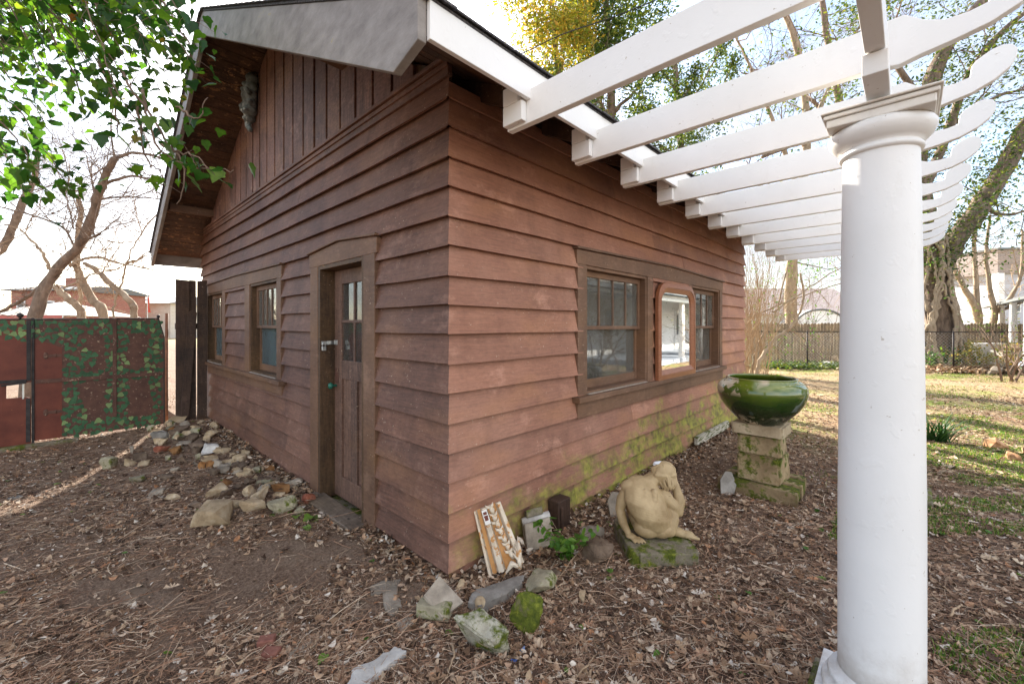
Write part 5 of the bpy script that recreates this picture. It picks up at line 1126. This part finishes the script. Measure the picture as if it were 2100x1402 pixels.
# ---------------------------------------------------------------- far buildings
FWD = Vector((D1[1], D2[1], 0)); RGT = Vector((D1[0], D2[0], 0))
def bframe(px0, px1, z): a = pt(px0, 668, z); a.z = 0; b_ = pt(px1, 668, z); b_.z = 0; return a, (b_ - a).length
def bb(m, a, u0, u1, v0, v1, z0, z1): m.obox(a + RGT * (u0 + u1) / 2 + FWD * (v0 + v1) / 2 + Vector((0, 0, (z0 + z1) / 2)), RGT * (u1 - u0) / 2, FWD * (v1 - v0) / 2, Vector((0, 0, (z1 - z0) / 2)))
def hz(py, z): return 1.5 + (HY - py) / FPX * z
def bwin(a, u, z0, w_, h_, par, v=0., cols=1):
    m = MB(); bb(m, a, u, u + w_, v - .08, v - .02, z0, z0 + h_); f = m.build('window', 'cleanwhite', par); m = MB(); bb(m, a, u + .12, u + w_ - .12, v - .10, v - .085, z0 + .12, z0 + h_ / 2 - .05); bb(m, a, u + .12, u + w_ - .12, v - .10, v - .085, z0 + h_ / 2 + .05, z0 + h_ - .12); m.build('pane', 'slateroof', f)
z = 40; a, L = bframe(22, 147, z); BH = thing('brick_house', 'red brick house with dark roof and chimney beyond the gate', 'house', a)
m = MB(); bb(m, a, 0, L, 0, 8, -.2, hz(596, z)); m.build('wall', 'brickwall', BH)
m = MB(); f = lambda u, v, t: tuple(a + RGT * t + FWD * u + Vector((0, 0, v))); m.prism([(-.5, hz(596, z)), (8.5, hz(596, z)), (8.5, hz(594, z)), (5.5, hz(582, z)), (2.5, hz(582, z)), (-.5, hz(594, z))], f, -.4, L + .3); rf_ = m.build('roof', 'slateroof', BH)
for (p0, p1, yt) in ((65, 85, 562), (44, 50, 578)): m = MB(); u0 = (p0 - 22) / 125 * L; u1 = (p1 - 22) / 125 * L; bb(m, a, u0, u1, 3, 4.2, hz(584, z), hz(yt, z)); m.build('chimney', 'brickwall', rf_)
bwin(a, .6, 2.6, .8, 1.3, BH); bwin(a, 3.4, 2.6, .8, 1.3, BH)
z = 24; a, L = bframe(-60, 128, z); AW = thing('garden_canopy', 'pale canopy tent with a red valance beyond the left gate leaf', 'canopy', a); m = MB(); ap = a + RGT * L * .5 + FWD * 2.5 + Vector((0, 0, hz(618, z + 2.5)))
C4 = [a, a + RGT * L, a + RGT * L + FWD * 5, a + FWD * 5]; ht = hz(646, z); Vv = [c + Vector((0, 0, ht)) for c in C4]; m.add(Vv + [ap] + [v - Vector((0, 0, .03)) for v in Vv] + [ap - Vector((0, 0, .03))], [(0, 1, 4), (1, 2, 4), (2, 3, 4), (3, 0, 4), (6, 5, 9), (7, 6, 9), (8, 7, 9), (5, 8, 9)]); m.build('canopy_top', 'tent', AW)
m = MB(); bb(m, a, 0, L, -.02, 0, ht - .25, ht - .01); bb(m, a, 0, L, 5, 5.02, ht - .25, ht - .01); m.build('valance', 'tentred', AW)
for c in C4: m = MB(); m.tube([c, c + Vector((0, 0, ht - .02))], .03, 6); m.build('pole', 'steel', AW)
z = 50; a, L = bframe(204, 346, z); GH = thing('grey_house', 'blue grey house with two gabled windows and a pale wing beyond the gate', 'house', a); m = MB(); bb(m, a, 0, L * .5, 0, 8, -.2, hz(612, z)); m.build('wall', 'greywall', GH)
m = MB(); bb(m, a, L * .5, L, .2, 8, -.2, hz(622, z)); m.build('wing_wall', 'palewall', GH); m = MB(); m.prism([(-.4, hz(622, z)), (8.4, hz(622, z)), (4, hz(604, z))], lambda u, v, t: tuple(a + RGT * t + FWD * u + Vector((0, 0, v))), -.3, L + .3); m.build('roof', simple('grey_shingle_roof', (.22, .22, .22), (.33, .33, .33), 20), GH)
m = MB(); m.prism([(.35, hz(620, z)), (3.1, hz(620, z)), (1.75, hz(611, z))], lambda u, v, t: tuple(a + RGT * u + FWD * t + Vector((0, 0, v))), -.5, -.05); m.build('dormer', 'greywall', GH)
bwin(a, .5, hz(640, z), .95, 1.1, GH); bwin(a, 2.0, hz(640, z), .95, 1.1, GH)
z = 20; a = pt(302, 668, z); a.z = 0; FL = thing('flag_pole', 'small red flag hanging on a thin pole beyond the gate', 'flag', a); m = MB(); m.tube([a, a + Vector((0, 0, hz(604, z)))], .015, 6); m.build('pole', 'steel', FL)
m = MB(); hh = hz(608, z); Pz = []; n = 8
for i in range(n + 1):
    t = i / n; w_ = .03 + .10 * t; yo = .03 * math.sin(t * 7); 
    for s in (0, 1): Pz.append(a + RGT * (.015 + s * w_) + FWD * yo * s + Vector((0, 0, hh - .75 * t)))
m.add(Pz, [(2 * i, 2 * i + 1, 2 * i + 3, 2 * i + 2) for i in range(n)]); m.build('flag', 'flag', FL)
z = 42; a, L = bframe(1548, 1850, z); QB = thing('arched_building', 'long pale building with an arched white gable behind the board fence', 'building', a)
m = MB(); bb(m, a, 0, L, 3, 14, -.2, hz(640, z)); m.build('wall', 'palewall', QB); m = MB(); m.prism([(2.6, hz(642, z)), (14.4, hz(642, z)), (9, hz(575, z))], lambda u, v, t: tuple(a + RGT * t + FWD * u + Vector((0, 0, v))), -.3, L); m.build('roof', simple('pale_pink_roof', (.42, .33, .29), (.52, .43, .38), 2), QB)
u0 = (1632 - 1548) / 302 * L; u1 = (1752 - 1548) / 302 * L; uc = (u0 + u1) / 2; hh = hz(634, z); P = [(u0, -.1)] + [(uc - (uc - u0) * math.cos(math.pi * k / 20), .4 + (hh - .4) * math.sin(math.pi * k / 20) ** .8) for k in range(21)] + [(u1, -.1)]
m = MB(); m.prism(P, lambda u, v, t: tuple(a + RGT * u + FWD * t + Vector((0, 0, v))), .6, 3.0); m.build('arched_gable', 'cleanwhite', QB)
m = MB(); m.tube([a + RGT * u + FWD * .55 + Vector((0, 0, v)) for u, v in P], .10, 6); m.build('arch_trim', 'slateroof', QB)
z = 46; a, L = bframe(2046, 2200, z); TB2 = thing('brick_tower_house', 'tall grey brick building behind the pale multi stemmed tree', 'building', a)
m = MB(); bb(m, a, 0, L, 0, 10, hz(560, z), hz(512, z)); m.build('upper_wall', 'greybrick', TB2); m = MB(); bb(m, a, .7, L, .3, 10, -.2, hz(560, z)); m.build('wall', simple('pale_lilac_wall', (.42, .42, .46), (.5, .5, .54), 2), TB2); m = MB(); bb(m, a, 0, .62, -.1, .6, -.2, hz(560, z)); m.build('corner_pillar', 'cleanwhite', TB2)
bwin(a, 1.9, hz(640, z), .9, 1.6, TB2, .3); m = MB(); bb(m, a, -.15, L, -.15, 10, hz(512, z), hz(508, z)); m.build('cornice', 'slateroof', TB2)
z = 52; a, L = bframe(1938, 1990, z); WH2 = thing('white_house', 'small white and pale blue house between the vine wrapped tree and pale tree', 'house', a); m = MB(); bb(m, a, 0, L, 0, 8, -.2, hz(622, z)); m.build('wall', 'bluewall', WH2); m = MB(); m.prism([(-.3, hz(622, z)), (L + .3, hz(622, z)), (L / 2, hz(606, z))], lambda u, v, t: tuple(a + RGT * u + FWD * t + Vector((0, 0, v))), -.3, 8); m.build('roof', 'slateroof', WH2); bwin(a, L * .55, hz(652, z), .9, 1.3, WH2)
# white house standing to the right of the viewer, mirrored in the windows and the mirror
a = Vector((14, -8.0, 0)); HS = thing('white_cottage', 'white cottage with an added columned veranda shading its wall, reflected in the hanging mirror', 'house', a)
m = MB(); m.box(13, 34, -16, -8.0, -.1, 3.2); m.build('wall', 'cleanwhite', HS); m = MB(); m.prism([(-16.4, 3.22), (-7.6, 3.22), (-12, 6.2)], lambda u, v, t: (t, u, v), 12.6, 34.4); m.build('roof', 'slateroof', HS)
m = MB(); m.prism([(-8.0, 2.95), (-8.0, 3.05), (-4.9, 2.55), (-4.9, 2.45)], lambda u, v, t: (t, u, v), 13, 34); m.build('veranda_shade_roof', 'slateroof', HS)  # veranda added this deep to keep the sun off the mirrored wall
m = MB(); m.box(13, 34, -8.0, -4.9, .0, .18); m.build('veranda_floor', 'greywall', HS)
for xx in (13.2, 16.2, 19.2, 22.2, 25.2, 28.2): m = MB(); m.lathe([(.13, .18), (.12, 1.4), (.10, 2.46)], (xx, -5.1, 0), 16); m.build('veranda_post', 'white', HS, True)
for xx in (15, 18.6, 22.5, 26, 29.5): m = MB(); m.box(xx, xx + 1.0, -7.99, -7.92, .8 if xx != 22.5 else .2, 2.4); f = m.build('window' if xx != 22.5 else 'door', 'white', HS); m = MB(); m.box(xx + .15, xx + .85, -7.915, -7.90, 1.0, 2.25); m.build('pane', 'slateroof', f)
for (x, y, lb) in ((9.5, -4.9, 'bare shrub in front of the white cottage near its corner'), (16.0, -4.2, 'bare shrub in front of the white cottage veranda')):
    TS = thing('bare_shrub', lb, 'shrub', (x, y, 0)); m = MB(); TIPS.clear()
    for _ in range(8): grow(m, Vector((x + rs.gauss(0, .2), y + rs.gauss(0, .2), 0)), Vector((rs.gauss(0, .35), rs.gauss(0, .35), 1)), .03, rs.uniform(1.0, 1.7), 3, rs, .55, .05, .18, 3)
    m.build('stems', 'twig', TS); leaves_at('leaves', [t_ for t_ in TIPS if rs.random() < .15], 3, (.1, .1, .1), .08, T_OV, 'conifer', int(x), TS)
# ---------------------------------------------------------------- power cable
P = [pt(1050, 118, 9), pt(1150, 72, 8.6), pt(1250, 38, 8.2), pt(1350, -2, 7.8), pt(1480, -60, 7.4)]; Pn = [pt(700, 190, 14)] + P; m = MB(); m.tube(smooth_path([pt(880, 176, 9.8)] + P, 6), .011, 6); tag(m.build('power_cable', 'cable', None, True, origin=P[0]), 'black power cable crossing the sky over the roof', 'cable')
# ---------------------------------------------------------------- garden furniture far right
z = 16.8; a, L = bframe(1957, 2060, z); m = MB(); bb(m, a, 0, L, 0, .6, -.02, .72); PLN = thing('raised_planter', 'long white raised planter behind the chain link fence', 'planter', a); m.build('box', 'cleanwhite', PLN); m = MB(); bb(m, a, -.04, L + .04, -.04, .64, .722, .80); m.build('rim', 'cleanwhite', PLN, bevel=.01)
z = 15.8; a, L = bframe(2064, 2200, z); m = MB(); bb(m, a, 0, L, 0, .6, -.02, .55); PLN = thing('raised_planter', 'grey white raised planter nearer the right edge', 'planter', a); m.build('box', 'palewall', PLN); m = MB(); ell(m, a + RGT * .9 + FWD * .3 + Vector((0, 0, .66)), (.8, .4, .14), n=10); m.build('soil_heap', 'soil', PLN, True)
rs = random.Random(61)
for i, (px, mt, lb) in enumerate(((1985, 'yellow_leaf', 'small yellow green shrub at the fence just right of the vine wrapped tree'), (2060, 'yellow_leaf', 'small yellow green shrub at the fence towards the right edge'), (2105, 'twig_tan', None))):
    if lb is None: continue
    b = Z3(pt(px, 700, 13.9)); t_ = thing('small_shrub', lb, 'shrub', b); m = MB(); TIPS.clear()
    for _ in range(9): grow(m, b + Vector((rs.gauss(0, .2), rs.gauss(0, .2), 0)), Vector((rs.gauss(0, .4), rs.gauss(0, .4), 1)), .010, .55, 2, rs, .5, .05, .15, 3)
    m.build('stems', 'twig_tan', t_); leaves_at('leaves', TIPS, 3, (.06, .06, .06), .08, T_OV, mt, 200 + i, t_)
for i, (px, py, w_, mt, lb) in enumerate(((1712, 742, .5, 'st_tan', 'pale tan boulder against the board fence'), (1632, 741, .3, 'st_white', 'round white stone by the fence post'), (2035, 768, .6, 'st_grey', 'grey boulder at the foot of the chain link fence at right'), (1700, 754, .5, 'st_white', 'flat pale stone before the boulder at the fence'))):
    p = gp(px, py); rock((p.x, p.y, .1), (w_, w_ * .8, w_ * (.9 if i == 0 else .5)), 700 + i, mt, 0, 0, .3, 'stone', lb, 'stone')
# split logs
for i, (px, py, w_, h_, lb) in enumerate(((2042, 922, .30, .17, 'brown splintered log end lying on the lawn at right'), (2078, 946, .26, .12, 'flat split log piece in front of the splintered log'), (2118, 940, .30, .15, 'rust brown log chunk cut by the right edge'))):
    p = gp(px, py); rock((p.x, p.y, h_ * .35), (w_, w_ * .6, h_), 740 + i, 'st_log', R_(20 * i - 30), R_(8), .8, 'split_log', lb, 'log', sub=5)
# strap-leaved plant
b = gp(1925, 905); b.z = 0; SP = thing('strap_leaf_plant', 'clump of long dark green strap leaves right of the column', 'plant', b); m = MB(); rs = random.Random(71)
for k in range(70):
    a = rs.uniform(0, 6.28); L = rs.uniform(.35, .6); P = []; sp = rs.uniform(.3, .9); p0 = b + Vector((rs.gauss(0, .05), rs.gauss(0, .05), 0)); w_ = rs.uniform(.008, .012); sd_ = Vector((-math.sin(a), math.cos(a), 0)) * w_
    for i in range(6): t = i / 5; q = p0 + Vector((math.cos(a) * L * sp * t, math.sin(a) * L * sp * t, L * (t - sp * .75 * t * t) * .95)); ww = 1 - t * t; P += [q - sd_ * ww, q + sd_ * ww + Vector((0, 0, .002))]
    m.add(P, [(2 * i, 2 * i + 1, 2 * i + 3, 2 * i + 2) for i in range(5)])
m.build('blades', litter('strap_green', [(0, (.02, .06, .02)), (.6, (.05, .12, .035)), (1, (.1, .2, .06))], rough=.4, trans=.2), SP)
# leafy sprig by the stump
b = Vector((.66, -.37, 0)); SPg = thing('leafy_sprig', 'fresh green leafy sprig by the mossy stump', 'plant', b); m = MB(); rs = random.Random(73); LPp = []
for k in range(9):
    a = rs.uniform(0, 6.28); P = [b + Vector((rs.gauss(0, .015), rs.gauss(0, .015), 0))]
    for i in range(4): P.append(P[-1] + Vector((math.cos(a) * .022 * (i + .5), math.sin(a) * .022 * (i + .5), rs.uniform(.035, .06)))); LPp += [P[-1]] * 2
    m.tube(P, .0022, 4, False)
m.build('stems', 'twig', SPg); leaves_at('leaves', LPp, 2, (.018, .018, .015), .052, leaf_t([(x, y * 1.35) for x, y in OV], .2, .1), 'green_leaf', 301, SPg, tilt=.6)
b = gp(622, 1072); b.z = .02; SPg = thing('leafy_sprig', 'few dark ivy leaves on the ground left of the door threshold', 'plant', b); leaves_at('leaves', [b], 9, (.05, .05, .015), .07, T_IVY, 'green_leaf', 303, SPg, tilt=.3)
# ---------------------------------------------------------------- ground litter
R = np.random.default_rng(99)
def sample(n, z0, z1, power, lat=1.62):
    """ground points spread over the yard in front of the viewer"""
    u = R.random(n); z = (z0 ** (2 - power) + u * (z1 ** (2 - power) - z0 ** (2 - power))) ** (1 / (2 - power)); s = R.uniform(-lat, lat, n) * z
    x = CAM.x + s * D1[0] + z * D1[1]; y = CAM.y + s * D2[0] + z * D2[1]; return x, y
def keep(x, y, bare=True):
    k = ~((x > -.015) & (y > -.015) & (x < 6.1) & (y < 6.62))
    k &= ~((np.abs(x - px0) < .26) & (np.abs(y - py0) < .31)) & ~((x > -.17) & (x < .1) & (y > .95) & (y < 1.83))
    du = (x - SC.x) * u_.x + (y - SC.y) * u_.y; dv = (x - SC.x) * v_.x + (y - SC.y) * v_.y; k &= ~((np.abs(du) < .25) & (np.abs(dv) < .22))
    if bare:
        for (px, py, rx, ry, st) in ((575, 1150, .42, .26, .9), (270, 1205, .30, .18, .85), (800, 1225, .18, .16, .75), (430, 1230, .3, .14, .7), (120, 1130, .4, .15, .5), (330, 1340, .2, .1, .5)):
            c = gp(px, py); dx, dy = x - c.x, y - c.y; a = dx * D1[0] + dy * D2[0]; b_ = dx * D1[1] + dy * D2[1]; k &= ~((np.hypot(a / rx, b_ / ry) < 1 + .3 * np.sin(x * 20)) & (R.random(len(x)) < st))
    return k
def lay(n, z0, z1, power, tm, s0, s1, mat, tilt, zj, name, extra=None, keepf=True):
    x, y = sample(n, z0, z1, power); k = keep(x, y)
    if extra is not None: k &= extra(x, y)
    # drifts: litter lies thick in some places and thin in others, finer on the trodden left side
    dn = .5 + .5 * np.sin(x * 3.1 + 1.7 * np.sin(y * 2.3)) * np.sin(y * 3.7 + 1.3 * np.sin(x * 1.9)); k &= R.random(len(x)) < np.where((x < .1) & (y > -.6), .30 + .4 * dn, .55 + .5 * dn)
    x, y = x[k], y[k]; n = len(x); z = gh(x, y) + np.abs(R.normal(0, zj, n)) + .003
    Vv, Ff = scatter(tm[0], tm[1], np.stack([x, y, z], 1), rotmats(R, n, tilt), R.uniform(s0, s1, n)); return Vv, Ff
def join(parts):
    Vs, Fs, o = [], [], 0
    for v, f in parts: Vs.append(v); Fs.append(f + o); o += len(v)
    return np.concatenate(Vs), np.concatenate(Fs)
lawn = lambda x, y: R.random(len(x)) > np.clip((x - 4.3) / 2.0, 0, .78)
V, F = join([lay(84000, .7, 9, 1.45, T_OV, .013, .036, None, .42, .008, ''), lay(40000, .7, 9, 1.4, T_OV2, .020, .052, None, .5, .010, ''), lay(15000, .8, 10, 1.2, T_OAK, .045, .085, None, .3, .010, '', lambda x, y: R.random(len(x)) < np.where((x > -.3) & (y < 0), .4, .10))])
tag(npmesh('leaf_litter', V, F, 'litter'), 'brown dead leaves covering the yard', 'leaves', kind='stuff')
V, F = join([lay(230000, .7, 10, 1.35, T_BIT, .006, .018, None, .5, .006, '')]); tag(npmesh('leaf_crumbs', V, F, 'litter'), 'crumbled dead leaf bits between the leaves', 'leaves', kind='stuff')
# leaves drifted along the walls
n = 5200; t = R.random(n); sd = R.random(n) < .55; x = np.where(sd, R.uniform(-.02, 6, n), -np.abs(R.normal(0, .10, n)) - .02); y = np.where(sd, -np.abs(R.normal(0, .10, n)) - .03, R.uniform(-.02, 5.8, n)); k = keep(x, y); x, y = x[k], y[k]; n = len(x)
V, F = scatter(T_OV[0], T_OV[1], np.stack([x, y, gh(x, y) + np.abs(R.normal(0, .022, n))], 1), rotmats(R, n, .6), R.uniform(.025, .06, n)); tag(npmesh('wall_leaves', V, F, 'litter'), 'dead leaves drifted against the foot of the garage walls', 'leaves', kind='stuff')
V, F = join([lay(1500, .8, 14, .9, T_OAK, .05, .11, None, .3, .012, '', lambda x, y: x > -.5), lay(42000, 3.2, 16, .8, T_OV, .03, .07, None, .4, .01, '', lambda x, y: x > 4.2), lay(900, .8, 6, 1.2, T_OV2, .03, .05, None, .4, .012, '')]); tag(npmesh('pale_leaves', V, F, 'litter_dry'), 'pale dry oak leaves scattered on top', 'leaves', kind='stuff')
V, F = join([lay(420, .8, 7, 1.0, T_HEART, .03, .055, None, .3, .014, '')]); tag(npmesh('green_fallen_leaves', V, F, 'green_leaf'), 'scattered fresh green leaves on the brown litter', 'leaves', kind='stuff')
# pine needles and thin twigs: bent ribbons
def ribbons(n, z0, z1, power, l0, l1, w_, name, mat, label, lift=.012):
    x, y = sample(n, z0, z1, power); k = keep(x, y); x, y = x[k], y[k]; n = len(x); a = R.uniform(0, 6.283, n); L = R.uniform(l0, l1, n); cv = R.normal(0, .5, n); z = gh(x, y) + np.abs(R.normal(0, lift, n)) + .006; tl = R.normal(0, .10, n); Vv = np.zeros((n, 8, 3)); px_, py_ = x.copy(), y.copy(); aa = a.copy()
    for i in range(4):
        wx, wy = -np.sin(aa) * w_ * (1 - i * .2), np.cos(aa) * w_ * (1 - i * .2); zz = z + tl * L * i / 3
        Vv[:, 2 * i] = np.stack([px_ - wx, py_ - wy, zz], 1); Vv[:, 2 * i + 1] = np.stack([px_ + wx, py_ + wy, zz + w_], 1); px_ = px_ + np.cos(aa) * L / 3; py_ = py_ + np.sin(aa) * L / 3; aa = aa + cv * .5
    t_ = np.array([(0, 1, 3, 2), (2, 3, 5, 4), (4, 5, 7, 6)]); F = t_[None] + (np.arange(n) * 8)[:, None, None]; tag(npmesh(name, Vv.reshape(-1, 3), F.reshape(-1, 4), mat), label, 'needles', kind='stuff')
ribbons(115000, .7, 7, 1.25, .04, .13, .0010, 'pine_needles', 'needles', 'reddish pine needles strewn over the leaves'); ribbons(1600, .7, 7, 1.2, .10, .32, .002, 'fallen_twigs', 'needles', 'thin fallen twigs lying on the leaves', .02)
# a few single sticks
def stick(pts, r, label): m = MB(); P = [gp(a, b_, .02) for a, b_ in pts]; P = [Vector((p.x, p.y, ghz(p.x, p.y) + .02 + .012 * math.sin(i * 2))) for i, p in enumerate(P)]; limbp(m, P, r, r * .5, 6, random.Random(3), .003); tag(m.build('fallen_stick', 'twig_tan', None, True, origin=P[0]), label, 'stick')
stick([(1950, 1262), (1962, 1245), (1980, 1235), (2008, 1240)], .006, 'crooked pale stick on the leaves right of the column'); stick([(1180, 1385), (1205, 1355), (1222, 1318), (1216, 1290)], .004, 'thin pale curved stick in the middle foreground'); stick([(925, 1320), (930, 1350), (915, 1385), (900, 1400)], .005, 'bent root like stick left of the large mossy rock')
stick([(1148, 1180), (1190, 1130), (1232, 1080), (1265, 1040)], .003, 'long thin stem leaning by the leafy sprig')
for i, (px, py, c) in enumerate(((1068, 1332, (.12, .25, .5)), (1054, 1352, (.05, .10, .28)))):
    p = gp(px, py); V_, F_ = scatter(T_OV2[0], T_OV2[1], np.array([(p.x, p.y, ghz(p.x, p.y) + .012)]), rotmats(R, 1, .3), np.array([.05 - .015 * i])); M['scrap%d' % i] = plain('blue_plastic', c, .3); o = npmesh('plastic_scrap', V_ - np.array([p.x, p.y, 0]), F_, 'scrap%d' % i); o.location = (p.x, p.y, 0); tag(o, ('torn light blue plastic scrap on the leaves', 'dark blue plastic scrap below the light blue one')[i], 'litter')
# grass and weeds: blades in patches
def patches(n, z0, z1, power, hgt, wid, fn, name, mat, label):
    x, y = sample(n, z0, z1, power); k = keep(x, y, False) & fn(x, y); x, y = x[k], y[k]; n = len(x); a = R.uniform(0, 6.283, n); h = R.uniform(.5, 1.2, n) * hgt; ln = R.normal(0, .6, n) * h; z = gh(x, y); wx, wy = -np.sin(a) * wid, np.cos(a) * wid
    Vv = np.zeros((n, 5, 3)); cx, cy = np.cos(a), np.sin(a); Vv[:, 0] = np.stack([x - wx, y - wy, z], 1); Vv[:, 1] = np.stack([x + wx, y + wy, z], 1); Vv[:, 2] = np.stack([x + wx * .7 + cx * ln * .4, y + wy * .7 + cy * ln * .4, z + h * .6], 1); Vv[:, 3] = np.stack([x - wx * .7 + cx * ln * .4, y - wy * .7 + cy * ln * .4, z + h * .6], 1); Vv[:, 4] = np.stack([x + cx * ln, y + cy * ln, z + h * .95], 1)
    t_ = np.array([(0, 1, 2), (0, 2, 3), (3, 2, 4)]); F = t_[None] + (np.arange(n) * 5)[:, None, None]; tag(npmesh(name, Vv.reshape(-1, 3), F.reshape(-1, 3), mat), label, 'grass', kind='stuff')
pn = lambda x, y, s: np.sin(x * 1.9 * s + 1.3 * np.sin(y * 2.3 * s)) + np.sin(y * 2.7 * s + 1.7 * np.sin(x * 1.3 * s + 2)) + .7 * np.sin(x * 6.1 * s + y * 5.3 * s)
patches(240000, 3.5, 16, .75, .038, .0030, lambda x, y: (x > 3.2) & (pn(x, y, .6) > .75) & (R.random(len(x)) < np.clip((x - 3) / 2, 0, 1)), 'lawn_grass', 'grass', 'thin winter grass of the sunlit lawn')
patches(260000, 1.6, 7, .8, .034, .0045, lambda x, y: (y < -1.55) & (x > 1.0) & (pn(x, y, 1.4) > .75 - np.clip((x - 1.6) * .7, 0, 1.1)), 'green_weeds', 'grass', 'low green weeds growing through the leaves at right')
def gi(n, c, sx, name, label, mat='ivy'):
    P = []; rs2 = np.random.default_rng(n); a = rs2.normal(0, 1, n) * sx; b_ = rs2.normal(0, .35, n); pos = np.stack([c.x + RGT.x * a + FWD.x * b_, c.y + RGT.y * a + FWD.y * b_, .04 + np.abs(rs2.normal(0, .07, n))], 1); V_, F_ = scatter(T_IVY[0], T_IVY[1], pos, rotmats(rs2, n, .7), rs2.uniform(.06, .12, n)); tag(npmesh(name, V_, F_, mat), label, 'ground cover', kind='stuff')
gi(3800, pt(1660, 668, 15.0), 1.3, 'ground_ivy', 'dark ivy ground cover at the foot of the fences', 'conifer'); gi(2500, pt(2010, 668, 13.6), 1.2, 'fence_weeds', 'dry weeds along the chain link fence at right', 'litter_dry')
